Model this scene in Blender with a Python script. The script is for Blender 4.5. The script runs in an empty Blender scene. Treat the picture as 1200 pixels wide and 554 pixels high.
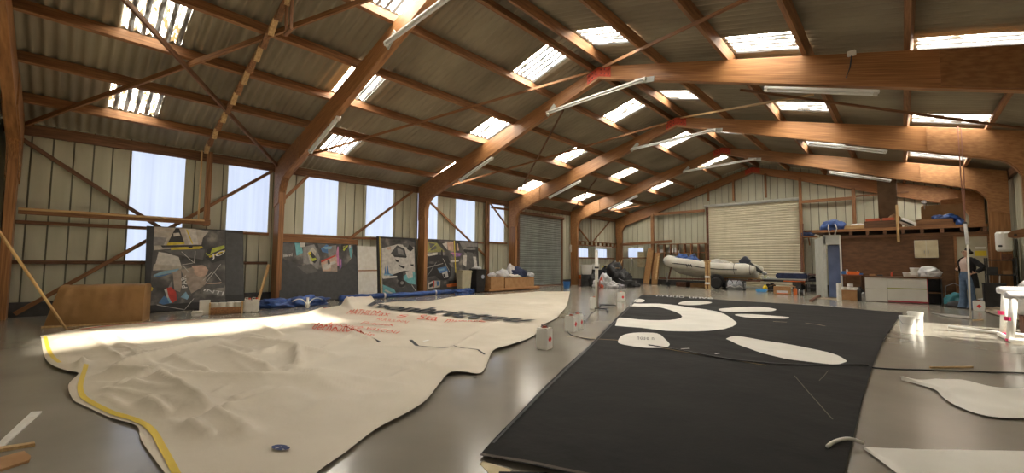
import bpy, bmesh, math, random
import numpy as np
from mathutils import Vector, Matrix, noise
PI = math.pi
random.seed(7)
SC = bpy.context.scene
COL = SC.collection

# ------------------------------------------------------------------ camera
FPX, YAW, PIT, ROL = 488.26, -0.7523, 0.0621, 0.0073
CAM = Vector((5.784, -4.303, 1.271))
FW = Vector((math.sin(YAW)*math.cos(PIT), math.cos(YAW)*math.cos(PIT), math.sin(PIT)))
_R = Vector((math.cos(YAW), -math.sin(YAW), 0)); _U = _R.cross(FW)
RT = _R*math.cos(ROL) + _U*math.sin(ROL)
UP = -_R*math.sin(ROL) + _U*math.cos(ROL)
cam_d = bpy.data.cameras.new('camera'); cam = bpy.data.objects.new('camera', cam_d); COL.objects.link(cam)
cam_d.sensor_fit = 'HORIZONTAL'; cam_d.sensor_width = 36.0; cam_d.lens = FPX/1200*36
cam_d.clip_start = 0.05; cam_d.clip_end = 300
m = Matrix((RT, UP, -FW)).transposed().to_4x4(); m.translation = CAM
cam.matrix_world = m
SC.camera = cam

# surveying helpers: where a line of sight from the photographer meets a real plane
def ray(x, y): return FW + RT*((x-600)/FPX) - UP*((y-277)/FPX)
def pl(x, y, n, c):
    d = ray(x, y); n = Vector(n); return CAM + d*((c - n.dot(CAM))/n.dot(d))
def fl(x, y, z=0.0): return pl(x, y, (0, 0, 1), z)
def xw(x, y, X): return pl(x, y, (1, 0, 0), X)
def yw(x, y, Y): return pl(x, y, (0, 1, 0), Y)
def at(P, x, y):
    n = Vector(P) - CAM; n.z = 0; n.normalize(); return pl(x, y, n, n.dot(Vector(P)))

# ------------------------------------------------------------------ materials
def _n(nt, t, **kw):
    n = nt.nodes.new(t)
    for k, v in kw.items(): setattr(n, k, v)
    return n
MATS = {}
def mat(name, c1, c2=None, scale=6.0, rough=0.7, stretch=(1, 1, 1), bump=0.0, metal=0.0, spec=0.5, detail=5.0, lo=0.35, hi=0.65,
        c3=None, trans=0.0, bscale=None, vary=0.0):
    if name in MATS: return MATS[name]
    mt = bpy.data.materials.new(name); mt.use_nodes = True
    nt = mt.node_tree; b = nt.nodes['Principled BSDF']
    b.inputs['Roughness'].default_value = rough; b.inputs['Metallic'].default_value = metal
    b.inputs['Specular IOR Level'].default_value = spec
    b.inputs['Base Color'].default_value = (*c1, 1)
    if trans: b.inputs['Transmission Weight'].default_value = trans
    if c2 is not None or bump:
        tc = _n(nt, 'ShaderNodeTexCoord'); mp = _n(nt, 'ShaderNodeMapping'); mp.inputs['Scale'].default_value = stretch
        nt.links.new(tc.outputs['Object'], mp.inputs['Vector'])
        nz = _n(nt, 'ShaderNodeTexNoise'); nz.inputs['Scale'].default_value = scale; nz.inputs['Detail'].default_value = detail
        nt.links.new(mp.outputs[0], nz.inputs['Vector'])
        if c2 is not None:
            cr = _n(nt, 'ShaderNodeValToRGB'); e = cr.color_ramp.elements
            e[0].position = lo; e[0].color = (*c2, 1); e[1].position = hi; e[1].color = (*c1, 1)
            if c3 is not None:
                k = cr.color_ramp.elements.new((lo+hi)/2); k.color = (*c3, 1)
            nt.links.new(nz.outputs['Fac'], cr.inputs['Fac'])
            out = cr.outputs['Color']
            if vary:
                oi = _n(nt, 'ShaderNodeObjectInfo'); hs = _n(nt, 'ShaderNodeHueSaturation')
                mr = _n(nt, 'ShaderNodeMapRange'); mr.inputs['To Min'].default_value = 1-vary; mr.inputs['To Max'].default_value = 1+vary
                nt.links.new(oi.outputs['Random'], mr.inputs['Value']); nt.links.new(mr.outputs[0], hs.inputs['Value'])
                nt.links.new(out, hs.inputs['Color']); out = hs.outputs['Color']
            nt.links.new(out, b.inputs['Base Color'])
        if bump:
            src = nz
            if bscale:
                src = _n(nt, 'ShaderNodeTexNoise'); src.inputs['Scale'].default_value = bscale; src.inputs['Detail'].default_value = 6
                nt.links.new(mp.outputs[0], src.inputs['Vector'])
            bp = _n(nt, 'ShaderNodeBump'); bp.inputs['Strength'].default_value = bump; bp.inputs['Distance'].default_value = 0.02
            nt.links.new(src.outputs['Fac'], bp.inputs['Height']); nt.links.new(bp.outputs[0], b.inputs['Normal'])
    MATS[name] = mt
    return mt

WOOD = mat('glulam_wood', (.44, .212, .082), (.20, .085, .029), 3.4, .5, (.35, 5, 14), .2, c3=(.32, .145, .050), vary=.16, lo=.3, hi=.72)
TIMB = mat('sawn_timber', (.34, .160, .062), (.16, .068, .025), 4.0, .65, (.5, 9, 9), .15, vary=.22, lo=.3, hi=.7)
DTIMB = mat('dark_timber', (.22, .105, .05), (.10, .045, .02), 4.0, .7, (.5, 9, 9), .15, vary=.2)
LTIMB = mat('pale_timber', (.62, .42, .20), (.44, .26, .10), 4.0, .6, (.6, 9, 9), .1, vary=.1)
PLY = mat('plywood_gusset', (.38, .185, .07), (.26, .115, .04), 7.0, .6, (1, 1, 3), .05, vary=.12)
CHIP = mat('brown_board_wall', (.20, .098, .042), (.12, .055, .024), 5.0, .7, (1, 1, 2.5), .1, vary=.12, lo=.3, hi=.7)
REDP = mat('red_plate_paint', (.62, .085, .035), (.45, .05, .02), 14, .55)
BOLT = mat('dark_bolt', (.06, .04, .035), rough=.5, metal=.6)
ROOF = mat('fibre_cement', (.34, .295, .21), (.20, .165, .112), .8, .9, (.5, 1, 1), .1, c3=(.27, .23, .162), lo=.3, hi=.7, bscale=30)
SHEET = mat('wall_sheet_metal', (.54, .53, .405), (.44, .43, .32), 1.2, .45, (1, 3, .4), 0.0, metal=.0)
GROOVE = mat('wall_sheet_seam', (.15, .145, .11), rough=.7)
FLOORM = mat('grey_floor_paint', (.31, .285, .235), (.24, .218, .178), .9, .2, (1, 1, 1), .02, detail=8, lo=.3, hi=.75, bscale=3, spec=.55)
WHITE = mat('white_enamel', (.82, .81, .77), rough=.35)
OFFW = mat('off_white_plastic', (.74, .72, .66), (.66, .63, .56), 8, .45)
CREAM = mat('cream_paint', (.70, .62, .43), (.60, .51, .33), 5, .5)
BLACKP = mat('black_plastic', (.022, .022, .024), (.012, .012, .013), 9, .4)
DARKG = mat('dark_grey', (.06, .06, .06), (.035, .035, .035), 6, .6)
STEEL = mat('grey_steel', (.42, .42, .42), (.30, .30, .30), 9, .35, metal=.8)
RUST = mat('rusty_steel', (.22, .10, .06), (.12, .05, .03), 14, .7, metal=.2)
CARD = mat('cardboard', (.44, .25, .115), (.36, .19, .08), 5, .8)
BROWNT = mat('brown_tarp', (.33, .18, .065), (.24, .125, .042), 3, .65, bump=.2, bscale=12)
BLUET = mat('blue_tarp', (.035, .10, .34), (.02, .05, .18), 5, .4, bump=.3, bscale=16)
NAVY = mat('navy_fabric', (.025, .04, .11), (.012, .02, .06), 8, .6, bump=.2)
SAILW = mat('white_sailcloth', (.67, .595, .475), (.59, .52, .41), 1.1, .55, bump=.45, bscale=4.5, lo=.3, hi=.7)
SAILW2 = mat('white_sail_panel', (.74, .71, .64), (.66, .63, .56), 1.6, .6, bump=.08, bscale=9)
SAILB = mat('black_sailcloth', (.020, .0185, .017), (.012, .0115, .011), 1.4, .7, spec=.12, bump=.35, bscale=7, lo=.3, hi=.7)
YELT = mat('yellow_tape', (.72, .52, .05), rough=.5)
REDT = mat('red_lettering', (.62, .09, .04), rough=.6)
BLKT = mat('black_lettering', (.02, .02, .02), rough=.6)
REDL = mat('red_diamond', (.70, .02, .02), rough=.5)
ORNG = mat('orange_plastic', (.78, .16, .02), rough=.45)
BLUEP = mat('blue_plastic', (.04, .16, .45), rough=.4)
CYAN = mat('bright_blue_plastic', (.10, .42, .80), rough=.4)
YELP = mat('yellow_plastic', (.80, .60, .02), rough=.4)
BLUED = mat('blue_door_paint', (.27, .36, .64), (.21, .29, .54), 3, .45)
PALEG = mat('pale_grey_paint', (.50, .51, .47), (.43, .44, .40), 4, .5)
ROLLB = mat('cream_roller_paint', (.72, .66, .50), (.64, .58, .43), 2.5, .45, (1, 1, .2))
ROLLD = mat('dark_roller_steel', (.30, .32, .30), (.22, .235, .22), 2.5, .35, (1, 1, .3), metal=.2)
RIBT = mat('boat_tube', (.66, .63, .55), (.58, .55, .47), 3, .45)
RIBH = mat('boat_hull', (.56, .54, .47), (.47, .45, .39), 3, .35)
RUBB = mat('black_rubber', (.02, .02, .02), rough=.7)
TEAL = mat('teal_plastic', (.04, .20, .24), rough=.45)
BAGW = mat('white_bag', (.72, .72, .73), (.55, .55, .57), 9, .5)
PINKT = mat('pink_tape', (.75, .03, .15), rough=.5)
ROPE = mat('rope_fibre', (.30, .14, .10), rough=.8)

def glow(name, col, strength, stripes=None, clear=0.0, dirt=None):
    """translucent plastic sheet with daylight behind it"""
    mt = bpy.data.materials.new(name); mt.use_nodes = True; nt = mt.node_tree
    nt.nodes.clear(); out = _n(nt, 'ShaderNodeOutputMaterial')
    em = _n(nt, 'ShaderNodeEmission'); em.inputs['Strength'].default_value = strength; em.inputs['Color'].default_value = (*col, 1)
    tc = _n(nt, 'ShaderNodeTexCoord'); mp = _n(nt, 'ShaderNodeMapping'); nt.links.new(tc.outputs['Object'], mp.inputs['Vector'])
    nz = _n(nt, 'ShaderNodeTexNoise'); nt.links.new(mp.outputs[0], nz.inputs['Vector'])
    cr = _n(nt, 'ShaderNodeValToRGB'); nt.links.new(nz.outputs['Fac'], cr.inputs['Fac'])
    if dirt:
        mp.inputs['Scale'].default_value = dirt[0]; nz.inputs['Scale'].default_value = dirt[1]; nz.inputs['Detail'].default_value = 6
        cr.color_ramp.elements[0].position = dirt[3]; cr.color_ramp.elements[0].color = (*dirt[2], 1)
        cr.color_ramp.elements[1].position = dirt[4]; cr.color_ramp.elements[1].color = (*col, 1)
        nt.links.new(cr.outputs[0], em.inputs['Color'])
    if stripes:
        sx = _n(nt, 'ShaderNodeSeparateXYZ'); nt.links.new(tc.outputs['Object'], sx.inputs[0])
        ma = _n(nt, 'ShaderNodeMath', operation='MULTIPLY_ADD'); ma.inputs[1].default_value = 2*PI/stripes[0]; ma.inputs[2].default_value = stripes[1]
        sn = _n(nt, 'ShaderNodeMath', operation='SINE'); mr = _n(nt, 'ShaderNodeMapRange')
        for q, v in zip(('From Min', 'From Max', 'To Min', 'To Max'), (-.35, .55, .01*strength, strength)): mr.inputs[q].default_value = v
        nt.links.new(sx.outputs['Y'], ma.inputs[0]); nt.links.new(ma.outputs[0], sn.inputs[0]); nt.links.new(sn.outputs[0], mr.inputs['Value']); nt.links.new(mr.outputs[0], em.inputs['Strength'])
    df = _n(nt, 'ShaderNodeBsdfPrincipled'); df.inputs['Base Color'].default_value = (.12, .12, .12, 1); df.inputs['Roughness'].default_value = .4
    ad = _n(nt, 'ShaderNodeAddShader'); nt.links.new(em.outputs[0], ad.inputs[0]); nt.links.new(df.outputs[0], ad.inputs[1])
    last = ad
    if clear:
        tr = _n(nt, 'ShaderNodeBsdfTransparent'); mx = _n(nt, 'ShaderNodeMixShader'); mx.inputs[0].default_value = clear
        nt.links.new(ad.outputs[0], mx.inputs[1]); nt.links.new(tr.outputs[0], mx.inputs[2]); last = mx
    nt.links.new(last.outputs[0], out.inputs['Surface'])
    MATS[name] = mt
    return mt
SKYL = glow('roof_light_sheet', (1.0, .945, .83), 31, stripes=(.177, -2*PI*(-5.42)/.177), clear=.03, dirt=((1.2, 7, 1), 2.2, (.035, .026, .012), .37, .50))
SKYD = glow('dirty_roof_light_sheet', (1.0, .92, .75), 20.0, stripes=(.177, -2*PI*(-5.42)/.177), clear=.02, dirt=((2.5, 11, 2.5), 1.6, (.035, .022, .008), .46, .60))
SKYC = glow('added_clear_sheet', (.98, 1.0, 1.0), 3.0, clear=.8)  # for made-up clear panels out of view that pass the sun
WINL = glow('wall_light_sheet', (.72, .82, 1.0), .68, dirt=((1, 6, .15), 1.3, (.60, .69, .90), .3, .7))

# ------------------------------------------------------------------ mesh building
class MB:
    def __init__(s): s.v = []; s.f = []; s.mi = []; s.cur = 0; s.mats = []; s.smooth = []; s.sm = False
    def use(s, m):
        if m not in s.mats: s.mats.append(m)
        s.cur = s.mats.index(m); return s
    def add(s, vs, fs):
        o = len(s.v); s.v += [tuple(v) for v in vs]
        for f in fs: s.f.append([i+o for i in f]); s.mi.append(s.cur); s.smooth.append(s.sm)
        return s
    def quad(s, a, b, c, d): return s.add([a, b, c, d], [(0, 1, 2, 3)])
    def box(s, c, size, M=None):
        c = Vector(c); x, y, z = [q/2 for q in size]
        vs = [Vector(p) for p in ((-x,-y,-z),(x,-y,-z),(x,y,-z),(-x,y,-z),(-x,-y,z),(x,-y,z),(x,y,z),(-x,y,z))]
        if M is not None: vs = [M @ v for v in vs]
        return s.add([v + c for v in vs], [(3,2,1,0),(4,5,6,7),(0,1,5,4),(1,2,6,5),(2,3,7,6),(3,0,4,7)])
    def rbox(s, c, size, r=.02, M=None):
        """box with chamfered edges"""
        bm = bmesh.new(); bmesh.ops.create_cube(bm, size=1)
        for v in bm.verts: v.co = Vector((v.co.x*size[0], v.co.y*size[1], v.co.z*size[2]))
        bmesh.ops.bevel(bm, geom=bm.edges[:], offset=r, segments=2, affect='EDGES')
        return s.bm(bm, M, c)
    def bm(s, bm, M=None, c=(0, 0, 0)):
        bm.verts.index_update(); c = Vector(c)
        s.add([((M @ v.co) if M is not None else v.co) + c for v in bm.verts], [[v.index for v in f.verts] for f in bm.faces]); bm.free(); return s
    def beam(s, p0, p1, w, h, up=(0, 0, 1), taper=1.0):
        p0, p1 = Vector(p0), Vector(p1); d = (p1-p0).normalized(); up = Vector(up)
        if abs(d.dot(up)) > .99: up = Vector((1, 0, 0))
        sd = d.cross(up).normalized(); u = sd.cross(d)
        vs = []
        for p, k in ((p0, 1), (p1, taper)):
            for a, b in ((-1,-1),(1,-1),(1,1),(-1,1)): vs.append(p + sd*(a*w/2*k) + u*(b*h/2*k))
        return s.add(vs, [(0,1,2,3),(7,6,5,4),(0,4,5,1),(1,5,6,2),(2,6,7,3),(3,7,4,0)])
    def tube(s, pts, r, n=8, cap=True, flat=1.0):
        pts = [Vector(p) for p in pts]; rs = r if isinstance(r, (list, tuple)) else [r]*len(pts)
        vs = []; fs = []; N = len(pts)
        ref = Vector((0, 0, 1))
        for i, p in enumerate(pts):
            d = (pts[min(i+1, N-1)] - pts[max(i-1, 0)]).normalized()
            if abs(d.dot(ref)) > .95: q = Vector((1, 0, 0))
            else: q = ref
            a = d.cross(q).normalized(); b = a.cross(d)
            for k in range(n):
                t = 2*PI*k/n; vs.append(p + a*(math.cos(t)*rs[i]) + b*(math.sin(t)*rs[i]*flat))
        for i in range(N-1):
            for k in range(n): fs.append((i*n+k, i*n+(k+1) % n, (i+1)*n+(k+1) % n, (i+1)*n+k))
        if cap: fs.append(tuple(range(n))[::-1]); fs.append(tuple(range((N-1)*n, N*n)))
        return s.add(vs, fs)
    def lathe(s, c, prof, n=20, M=None):
        vs = []; fs = []; c = Vector(c)
        for r, z in prof:
            for k in range(n):
                t = 2*PI*k/n; p = Vector((r*math.cos(t), r*math.sin(t), z)); vs.append(((M @ p) if M is not None else p) + c)
        for i in range(len(prof)-1):
            for k in range(n): fs.append((i*n+k, i*n+(k+1) % n, (i+1)*n+(k+1) % n, (i+1)*n+k))
        fs.append(tuple(range(n))[::-1]); fs.append(tuple(range((len(prof)-1)*n, len(prof)*n)))
        return s.add(vs, fs)
    def prism(s, poly, d):
        """polygon (list of 3-D points) pushed along vector d"""
        poly = [Vector(p) for p in poly]; d = Vector(d); n = len(poly)
        vs = poly + [p + d for p in poly]
        fs = [tuple(range(n))[::-1], tuple(range(n, 2*n))] + [(i, (i+1) % n, n+(i+1) % n, n+i) for i in range(n)]
        return s.add(vs, fs)
    def grid(s, P, closed=False):
        """P[i][j] points"""
        a = len(P); b = len(P[0]); vs = [p for row in P for p in row]
        fs = [(i*b+j, i*b+j+1, (i+1)*b+j+1, (i+1)*b+j) for i in range(a-1) for j in range(b-1)]
        if closed: fs += [(i*b+b-1, i*b, (i+1)*b, (i+1)*b+b-1) for i in range(a-1)]
        return s.add(vs, fs)
    def blob(s, c, size, seed=0, amp=.25, freq=1.6, sub=3, flat=True, crease=True):
        """crumpled cloth or bag: a ball pushed about by ridged noise, resting flat"""
        bm = bmesh.new(); bmesh.ops.create_icosphere(bm, subdivisions=sub, radius=1)
        o = Vector((seed*7.3, seed*3.1, seed*5.7))
        for v in bm.verts:
            p = v.co.copy(); n1 = noise.noise(p*freq + o); n2 = 1-abs(noise.noise(p*freq*2.3 + o*1.7))*2
            k = 1 + amp*n1 + (amp*.5*n2 if crease else 0)
            q = p*k
            if flat and q.z < -.55: q.z = -.55 + (q.z+.55)*.05
            v.co = Vector((q.x*size[0], q.y*size[1], (q.z+.57)*size[2]/1.6))
        return s.bm(bm, None, c)
    def build(s, name, m=None, parent=None, frame=None, bevel=0.0, smooth=False, sub=0, solid=0.0):
        me = bpy.data.meshes.new(name)
        vs = s.v
        if frame is not None:
            inv = frame.inverted(); vs = [tuple(inv @ Vector(v)) for v in vs]
        me.from_pydata(vs, [], s.f)
        if s.mats:
            for q in s.mats: me.materials.append(q)
            me.polygons.foreach_set('material_index', s.mi)
        elif m is not None: me.materials.append(m)
        if smooth: me.polygons.foreach_set('use_smooth', [True]*len(me.polygons))
        elif any(s.smooth): me.polygons.foreach_set('use_smooth', s.smooth)
        me.update()
        o = bpy.data.objects.new(name, me); COL.objects.link(o)
        if frame is not None: o.matrix_world = frame
        if parent is not None: attach(o, parent)
        if solid: md = o.modifiers.new('solid', 'SOLIDIFY'); md.thickness = solid; md.offset = -1
        if bevel: md = o.modifiers.new('bevel', 'BEVEL'); md.width = bevel; md.segments = 2; md.limit_method = 'ANGLE'
        if sub: md = o.modifiers.new('sub', 'SUBSURF'); md.levels = sub; md.render_levels = sub
        return o
def attach(o, parent):
    mw = o.matrix_basis.copy(); o.parent = parent
    pm = WM.get(parent.name)
    if pm is None: pm = parent.matrix_basis
    o.matrix_parent_inverse = pm.inverted(); o.matrix_basis = mw
    WM[o.name] = mw
WM = {}
def tag(o, label, cat, group=None):
    o['label'] = label; o['category'] = cat
    if group: o['group'] = group
    return o
def thing(name, loc, label, cat, group=None):
    o = bpy.data.objects.new(name, None); COL.objects.link(o); o.location = loc; o.empty_display_size = .1
    WM[o.name] = Matrix.Translation(Vector(loc)); return tag(o, label, cat, group)
def struct(o, label=None):
    o['kind'] = 'structure'
    if label: o['label'] = label
    return o
def Rz(a): return Matrix.Rotation(a, 3, 'Z')
def Rx(a): return Matrix.Rotation(a, 3, 'X')
def Ry(a): return Matrix.Rotation(a, 3, 'Y')
def axis_frame(p0, p1, up=(0, 0, 1)):
    """object frame with its X along the length, so the wood grain follows it"""
    p0, p1 = Vector(p0), Vector(p1); d = (p1-p0).normalized(); up = Vector(up)
    if abs(d.dot(up)) > .99: up = Vector((0, 1, 0))
    y = up.cross(d).normalized(); z = d.cross(y)
    M = Matrix((d, y, z)).transposed().to_4x4(); M.translation = (p0+p1)/2; return M
def timber(name, p0, p1, w, h, m, parent=None, up=(0, 0, 1), bevel=.006):
    return MB().beam(p0, p1, w, h, up).build(name, m, parent, axis_frame(p0, p1, up), bevel)
def dense(b, step):
    bm = bmesh.new(); vs = [bm.verts.new(v) for v in b.v]
    for f in b.f:
        try: bm.faces.new([vs[i] for i in f])
        except ValueError: pass
    for it in range(4):
        L = [e for e in bm.edges if e.calc_length() > step]
        if not L: break
        bmesh.ops.subdivide_edges(bm, edges=L, cuts=1); bmesh.ops.triangulate(bm, faces=[f for f in bm.faces if len(f.verts) > 3])
    return MB().bm(bm)
def text_mesh(txt, fn, name, m, parent, size=1.0, shear=0.0, spacing=1.0, thick=0.0):
    """lettering: fn maps (u, v) of the text line to a point on its surface"""
    cu = bpy.data.curves.new('lettering', 'FONT'); cu.body = txt; cu.size = size; cu.shear = shear; cu.space_character = spacing
    cu.resolution_u = 3; cu.offset = thick; cu.fill_mode = 'FRONT'
    t = bpy.data.objects.new('lettering', cu); COL.objects.link(t)
    dg = bpy.context.evaluated_depsgraph_get(); dg.update()
    me = bpy.data.meshes.new_from_object(t.evaluated_get(dg))
    bpy.data.objects.remove(t); bpy.data.curves.remove(cu)
    vs = [v.co.copy() for v in me.vertices]; fs = [list(p.vertices) for p in me.polygons]
    x0 = min(v.x for v in vs); x1 = max(v.x for v in vs); y0 = min(v.y for v in vs); y1 = max(v.y for v in vs)
    bpy.data.meshes.remove(me)
    b = MB(); W_ = (x1-x0)/(y1-y0)
    b.add([((v.x-x0)/(y1-y0), (v.y-y0)/(y1-y0), 0) for v in vs], fs); b = dense(b, .12)
    b.v = [tuple(fn(v[0]/W_, v[1])) for v in b.v]
    return b.build(name, m, parent)
# ================================================================== the building
BAY = 5.25; ZT = 6.56; SL = .277; PUR = .265          # rafter-top height at ridge, roof slope, purlin depth
XI = 7.852; XO = 8.30; XWALL = 8.42; Y0 = -5.42; Y1 = 21.25
def ztop(x): return ZT - SL*abs(x)                   # top of rafters / underside of purlins
def zsh(x): return ZT + PUR - SL*abs(x) - .14*max(0, abs(x) - 7.42)              # roof sheets
# ---- floor
b = MB(); b.quad((-8.6, -5.6, 0), (8.6, -5.6, 0), (8.6, 21.5, 0), (-8.6, 21.5, 0)); struct(b.build('floor', FLOORM))
# ---- roof sheets with roof lights
PITCH = .177; PXS = [.25, 1.64, 3.18, 4.58, 6.0, 7.42, 8.72]
def snap(y): return Y0 + round((y - Y0)/PITCH)*PITCH
lights_l = {0: [(-.65, 0), (3.65, 0), (8.25, 0), (12.75, 0), (17.6, 0)], 2: [(-3.9, 1), (.05, 0), (4.62, 0), (9.35, 0), (13.8, 0), (18.1, 0)],
            4: [(-3.8, 1), (1.0, 0), (5.5, 0), (10.2, 0), (14.6, 0), (19.0, 0)]}
lights_r = {0: [(-.9, 0), (3.65, 0), (8.25, 0), (12.9, 0), (17.6, 0)], 2: [(.3, 0), (4.6, 0), (9.25, 0), (14.4, 0), (18.4, 0)],
            1: [(-5.3, 2), (-4.4, 2), (-3.5, 2), (-2.6, 2), (-1.75, 2)], 4: [(.9, 0), (5.4, 0), (10.1, 0), (15.0, 0), (19.2, 0)]}  # row of unseen clear sheets added to throw a sun strip on the sail
WIN = [0]
def roof_side(sg, lights):
    def P(x, y): return (sg*x, y, zsh(x) + .036*math.sin(2*PI*(y-Y0)/PITCH))
    ys = [Y0 + k*PITCH/6 for k in range(int((Y1-Y0)/PITCH*6)+1)]
    b = MB(); holes = []
    for r, L in lights.items():
        for (y, kind) in L: a = snap(y); holes.append((r, a, a + (5 if True else 4)*PITCH + 0, kind))
    xs = [0.0] + PXS
    for r in range(len(xs)-1):
        # row r in 'lights' counts gaps between purlins: gap 0 lies between PXS[0] and PXS[1]
        runs = []; cur = [ys[0]]
        for k in range(len(ys)-1):
            ym = (ys[k]+ys[k+1])/2
            if any(h[0] == r-1 and h[1] < ym < h[2] for h in holes):
                if len(cur) > 1: runs.append(cur)
                cur = [ys[k+1]]
            else: cur.append(ys[k+1])
        if len(cur) > 1: runs.append(cur)
        for run in runs: b.grid([[P(xs[r], y) for y in run], [P(xs[r+1], y) for y in run]])
        for h in holes:                                   # the opaque sheet laps over the top end of each roof light
            if h[0] == r-1:
                run = [y for y in ys if h[1]-1e-4 < y < h[2]+1e-4]; b.grid([[P(xs[r], y) for y in run], [P(xs[r]+.12, y) for y in run]])
    o = b.build('ceiling', ROOF, smooth=True); struct(o)
    for r, a, e, kind in holes:
        WIN[0] += 1; b = MB(); yy = [y for y in ys if a-1e-4 < y < e+1e-4]
        b.grid([[P(PXS[r]+.12, y) for y in yy], [P(PXS[r+1], y) for y in yy]])
        struct(b.build('window_%d' % WIN[0], (SKYL, SKYD, SKYC)[kind], smooth=True))
roof_side(-1, lights_l); roof_side(1, lights_r)

# ---- ribbed sheet walls
def ribbed(name, u0, u1, v0fn, v1fn, P, holes, step=.33, first=.1):
    """P(u, v, depth) -> point. flat pans with a narrow dark seam every step"""
    br = {u0, u1}
    u = u0 + first
    seams = []
    while u < u1-.05:
        for d in (0, .03): br.add(u+d)
        seams.append(u); u += step
    hv = set()
    for h in holes: br.add(h[0]); br.add(h[1])
    us = sorted(x for x in br if u0 <= x <= u1)
    b = MB()
    for a, c in zip(us[:-1], us[1:]):
        if c-a < 1e-5: continue
        mid = (a+c)/2; seam = any(s < mid < s+.03 for s in seams)
        segs = [(0.0, 1e9)]
        for h in holes:
            if h[0] < mid < h[1]:
                ns = []
                for s0, s1 in segs:
                    if s0 < h[2]: ns.append((s0, min(s1, h[2])))
                    if s1 > h[3]: ns.append((max(s0, h[3]), s1))
                segs = ns
        for s0, s1 in segs:
            lo0, lo1 = max(s0, v0fn(a)), max(s0, v0fn(c)); hi0, hi1 = min(s1, v1fn(a)), min(s1, v1fn(c))
            if hi0-lo0 < .01 and hi1-lo1 < .01: continue
            if seam:
                b.use(GROOVE); d = .035
                b.quad(P(a, lo0, d), P(c, lo1, d), P(c, hi1, d), P(a, hi0, d))
                b.use(SHEET)
                b.quad(P(a, lo0, 0), P(a, lo0, d), P(a, hi0, d), P(a, hi0, 0)); b.quad(P(c, lo1, d), P(c, lo1, 0), P(c, hi1, 0), P(c, hi1, d))
            else:
                b.use(SHEET); b.quad(P(a, lo0, 0), P(c, lo1, 0), P(c, hi1, 0), P(a, hi0, 0))
    return struct(b.build(name, None))
ZE = zsh(XWALL) - .03
def add_window(P, u0, u1, v0, v1, d=-.004):
    WIN[0] += 1; b = MB(); n = max(2, int((u1-u0)/.13))
    row = [u0 + (u1-u0)*k/n for k in range(n+1)]
    b.grid([[P(u, v0, .012*(k % 2)) for k, u in enumerate(row)], [P(u, v1, .012*(k % 2)) for k, u in enumerate(row)]])
    struct(b.build('window_%d' % WIN[0], WINL))
PL = lambda u, v, d: (-XWALL-d, u, v)
lw = [(-3.28, -2.2, 1.25, 4.05), (-1.2, -.12, 2.13, 4.05), (.92, 2.03, 2.15, 4.05), (3.08, 4.18, 2.18, 4.12), (5.30, 6.28, 2.2, 4.12), (7.26, 8.38, 2.22, 4.12), (9.28, 10.3, 2.24, 4.12),
      (16.35, 17.8, 1.62, 2.16), (18.7, 20.0, 1.62, 2.18)]
ribbed('wall_left', Y0, Y1, lambda u: 0, lambda u: ZE, PL, lw + [(11.2, 14.95, -1, 3.75)], .33, .12)
for h in lw: add_window(PL, h[0], h[1], h[2], h[3])
PR = lambda u, v, d: (XWALL+d, u, v)
rw = [(-.6, 2.2, 0, 0), (6.2, 8.7, -1, 2.75)]  # unseen side opening added so sun reaches the floor at right
ribbed('wall_right', Y0, Y1, lambda u: 0, lambda u: ZE, PR, rw[1:], .33, .12)
PB = lambda u, v, d: (u, Y1-.02+d, v)
gw = [(-7.5, -6.45, 1.66, 2.27)]
ribbed('wall_back', -XWALL, XWALL, lambda u: 0, lambda u: zsh(u)-.03, PB, gw + [(-2.42, 2.06, -1, 4.55)], .345, .2)
for h in gw: add_window(PB, h[0], h[1], h[2], h[3])
PF = lambda u, v, d: (u, Y0-d, v)
ribbed('wall_front', -XWALL, XWALL, lambda u: 0, lambda u: zsh(u)+.06, PF, [(1.6, 6.6, -1, 3.2)], .345, .2)  # unseen front doorway, sized for the daylight it lets in
# ground outside the assumed front doorway and the added side opening
GRND = mat('outdoor_concrete', (.40, .37, .32), (.30, .27, .23), 1.5, .9)
b = MB(); b.quad((-25, -40, -.02), (40, -40, -.02), (40, 40, -.02), (-25, 40, -.02)); struct(b.build('floor', GRND))
# dark strips along the foot of the sheets
for nm, c, s in (('baseboard_left', (-8.36, 2.9, .16), (.1, 16.6, .32)), ('baseboard_left', (-8.36, 18.1, .16), (.1, 6.2, .32)), ('baseboard_back', (-5.4, 21.17, .14), (5.9, .1, .28)), ('baseboard_back', (5.2, 21.17, .14), (6.2, .1, .28)),
                 ('baseboard_right', (8.36, .75, .16), (.1, 12.3, .32))):
    struct(MB().box(c, s).build(nm, DARKG))

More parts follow.
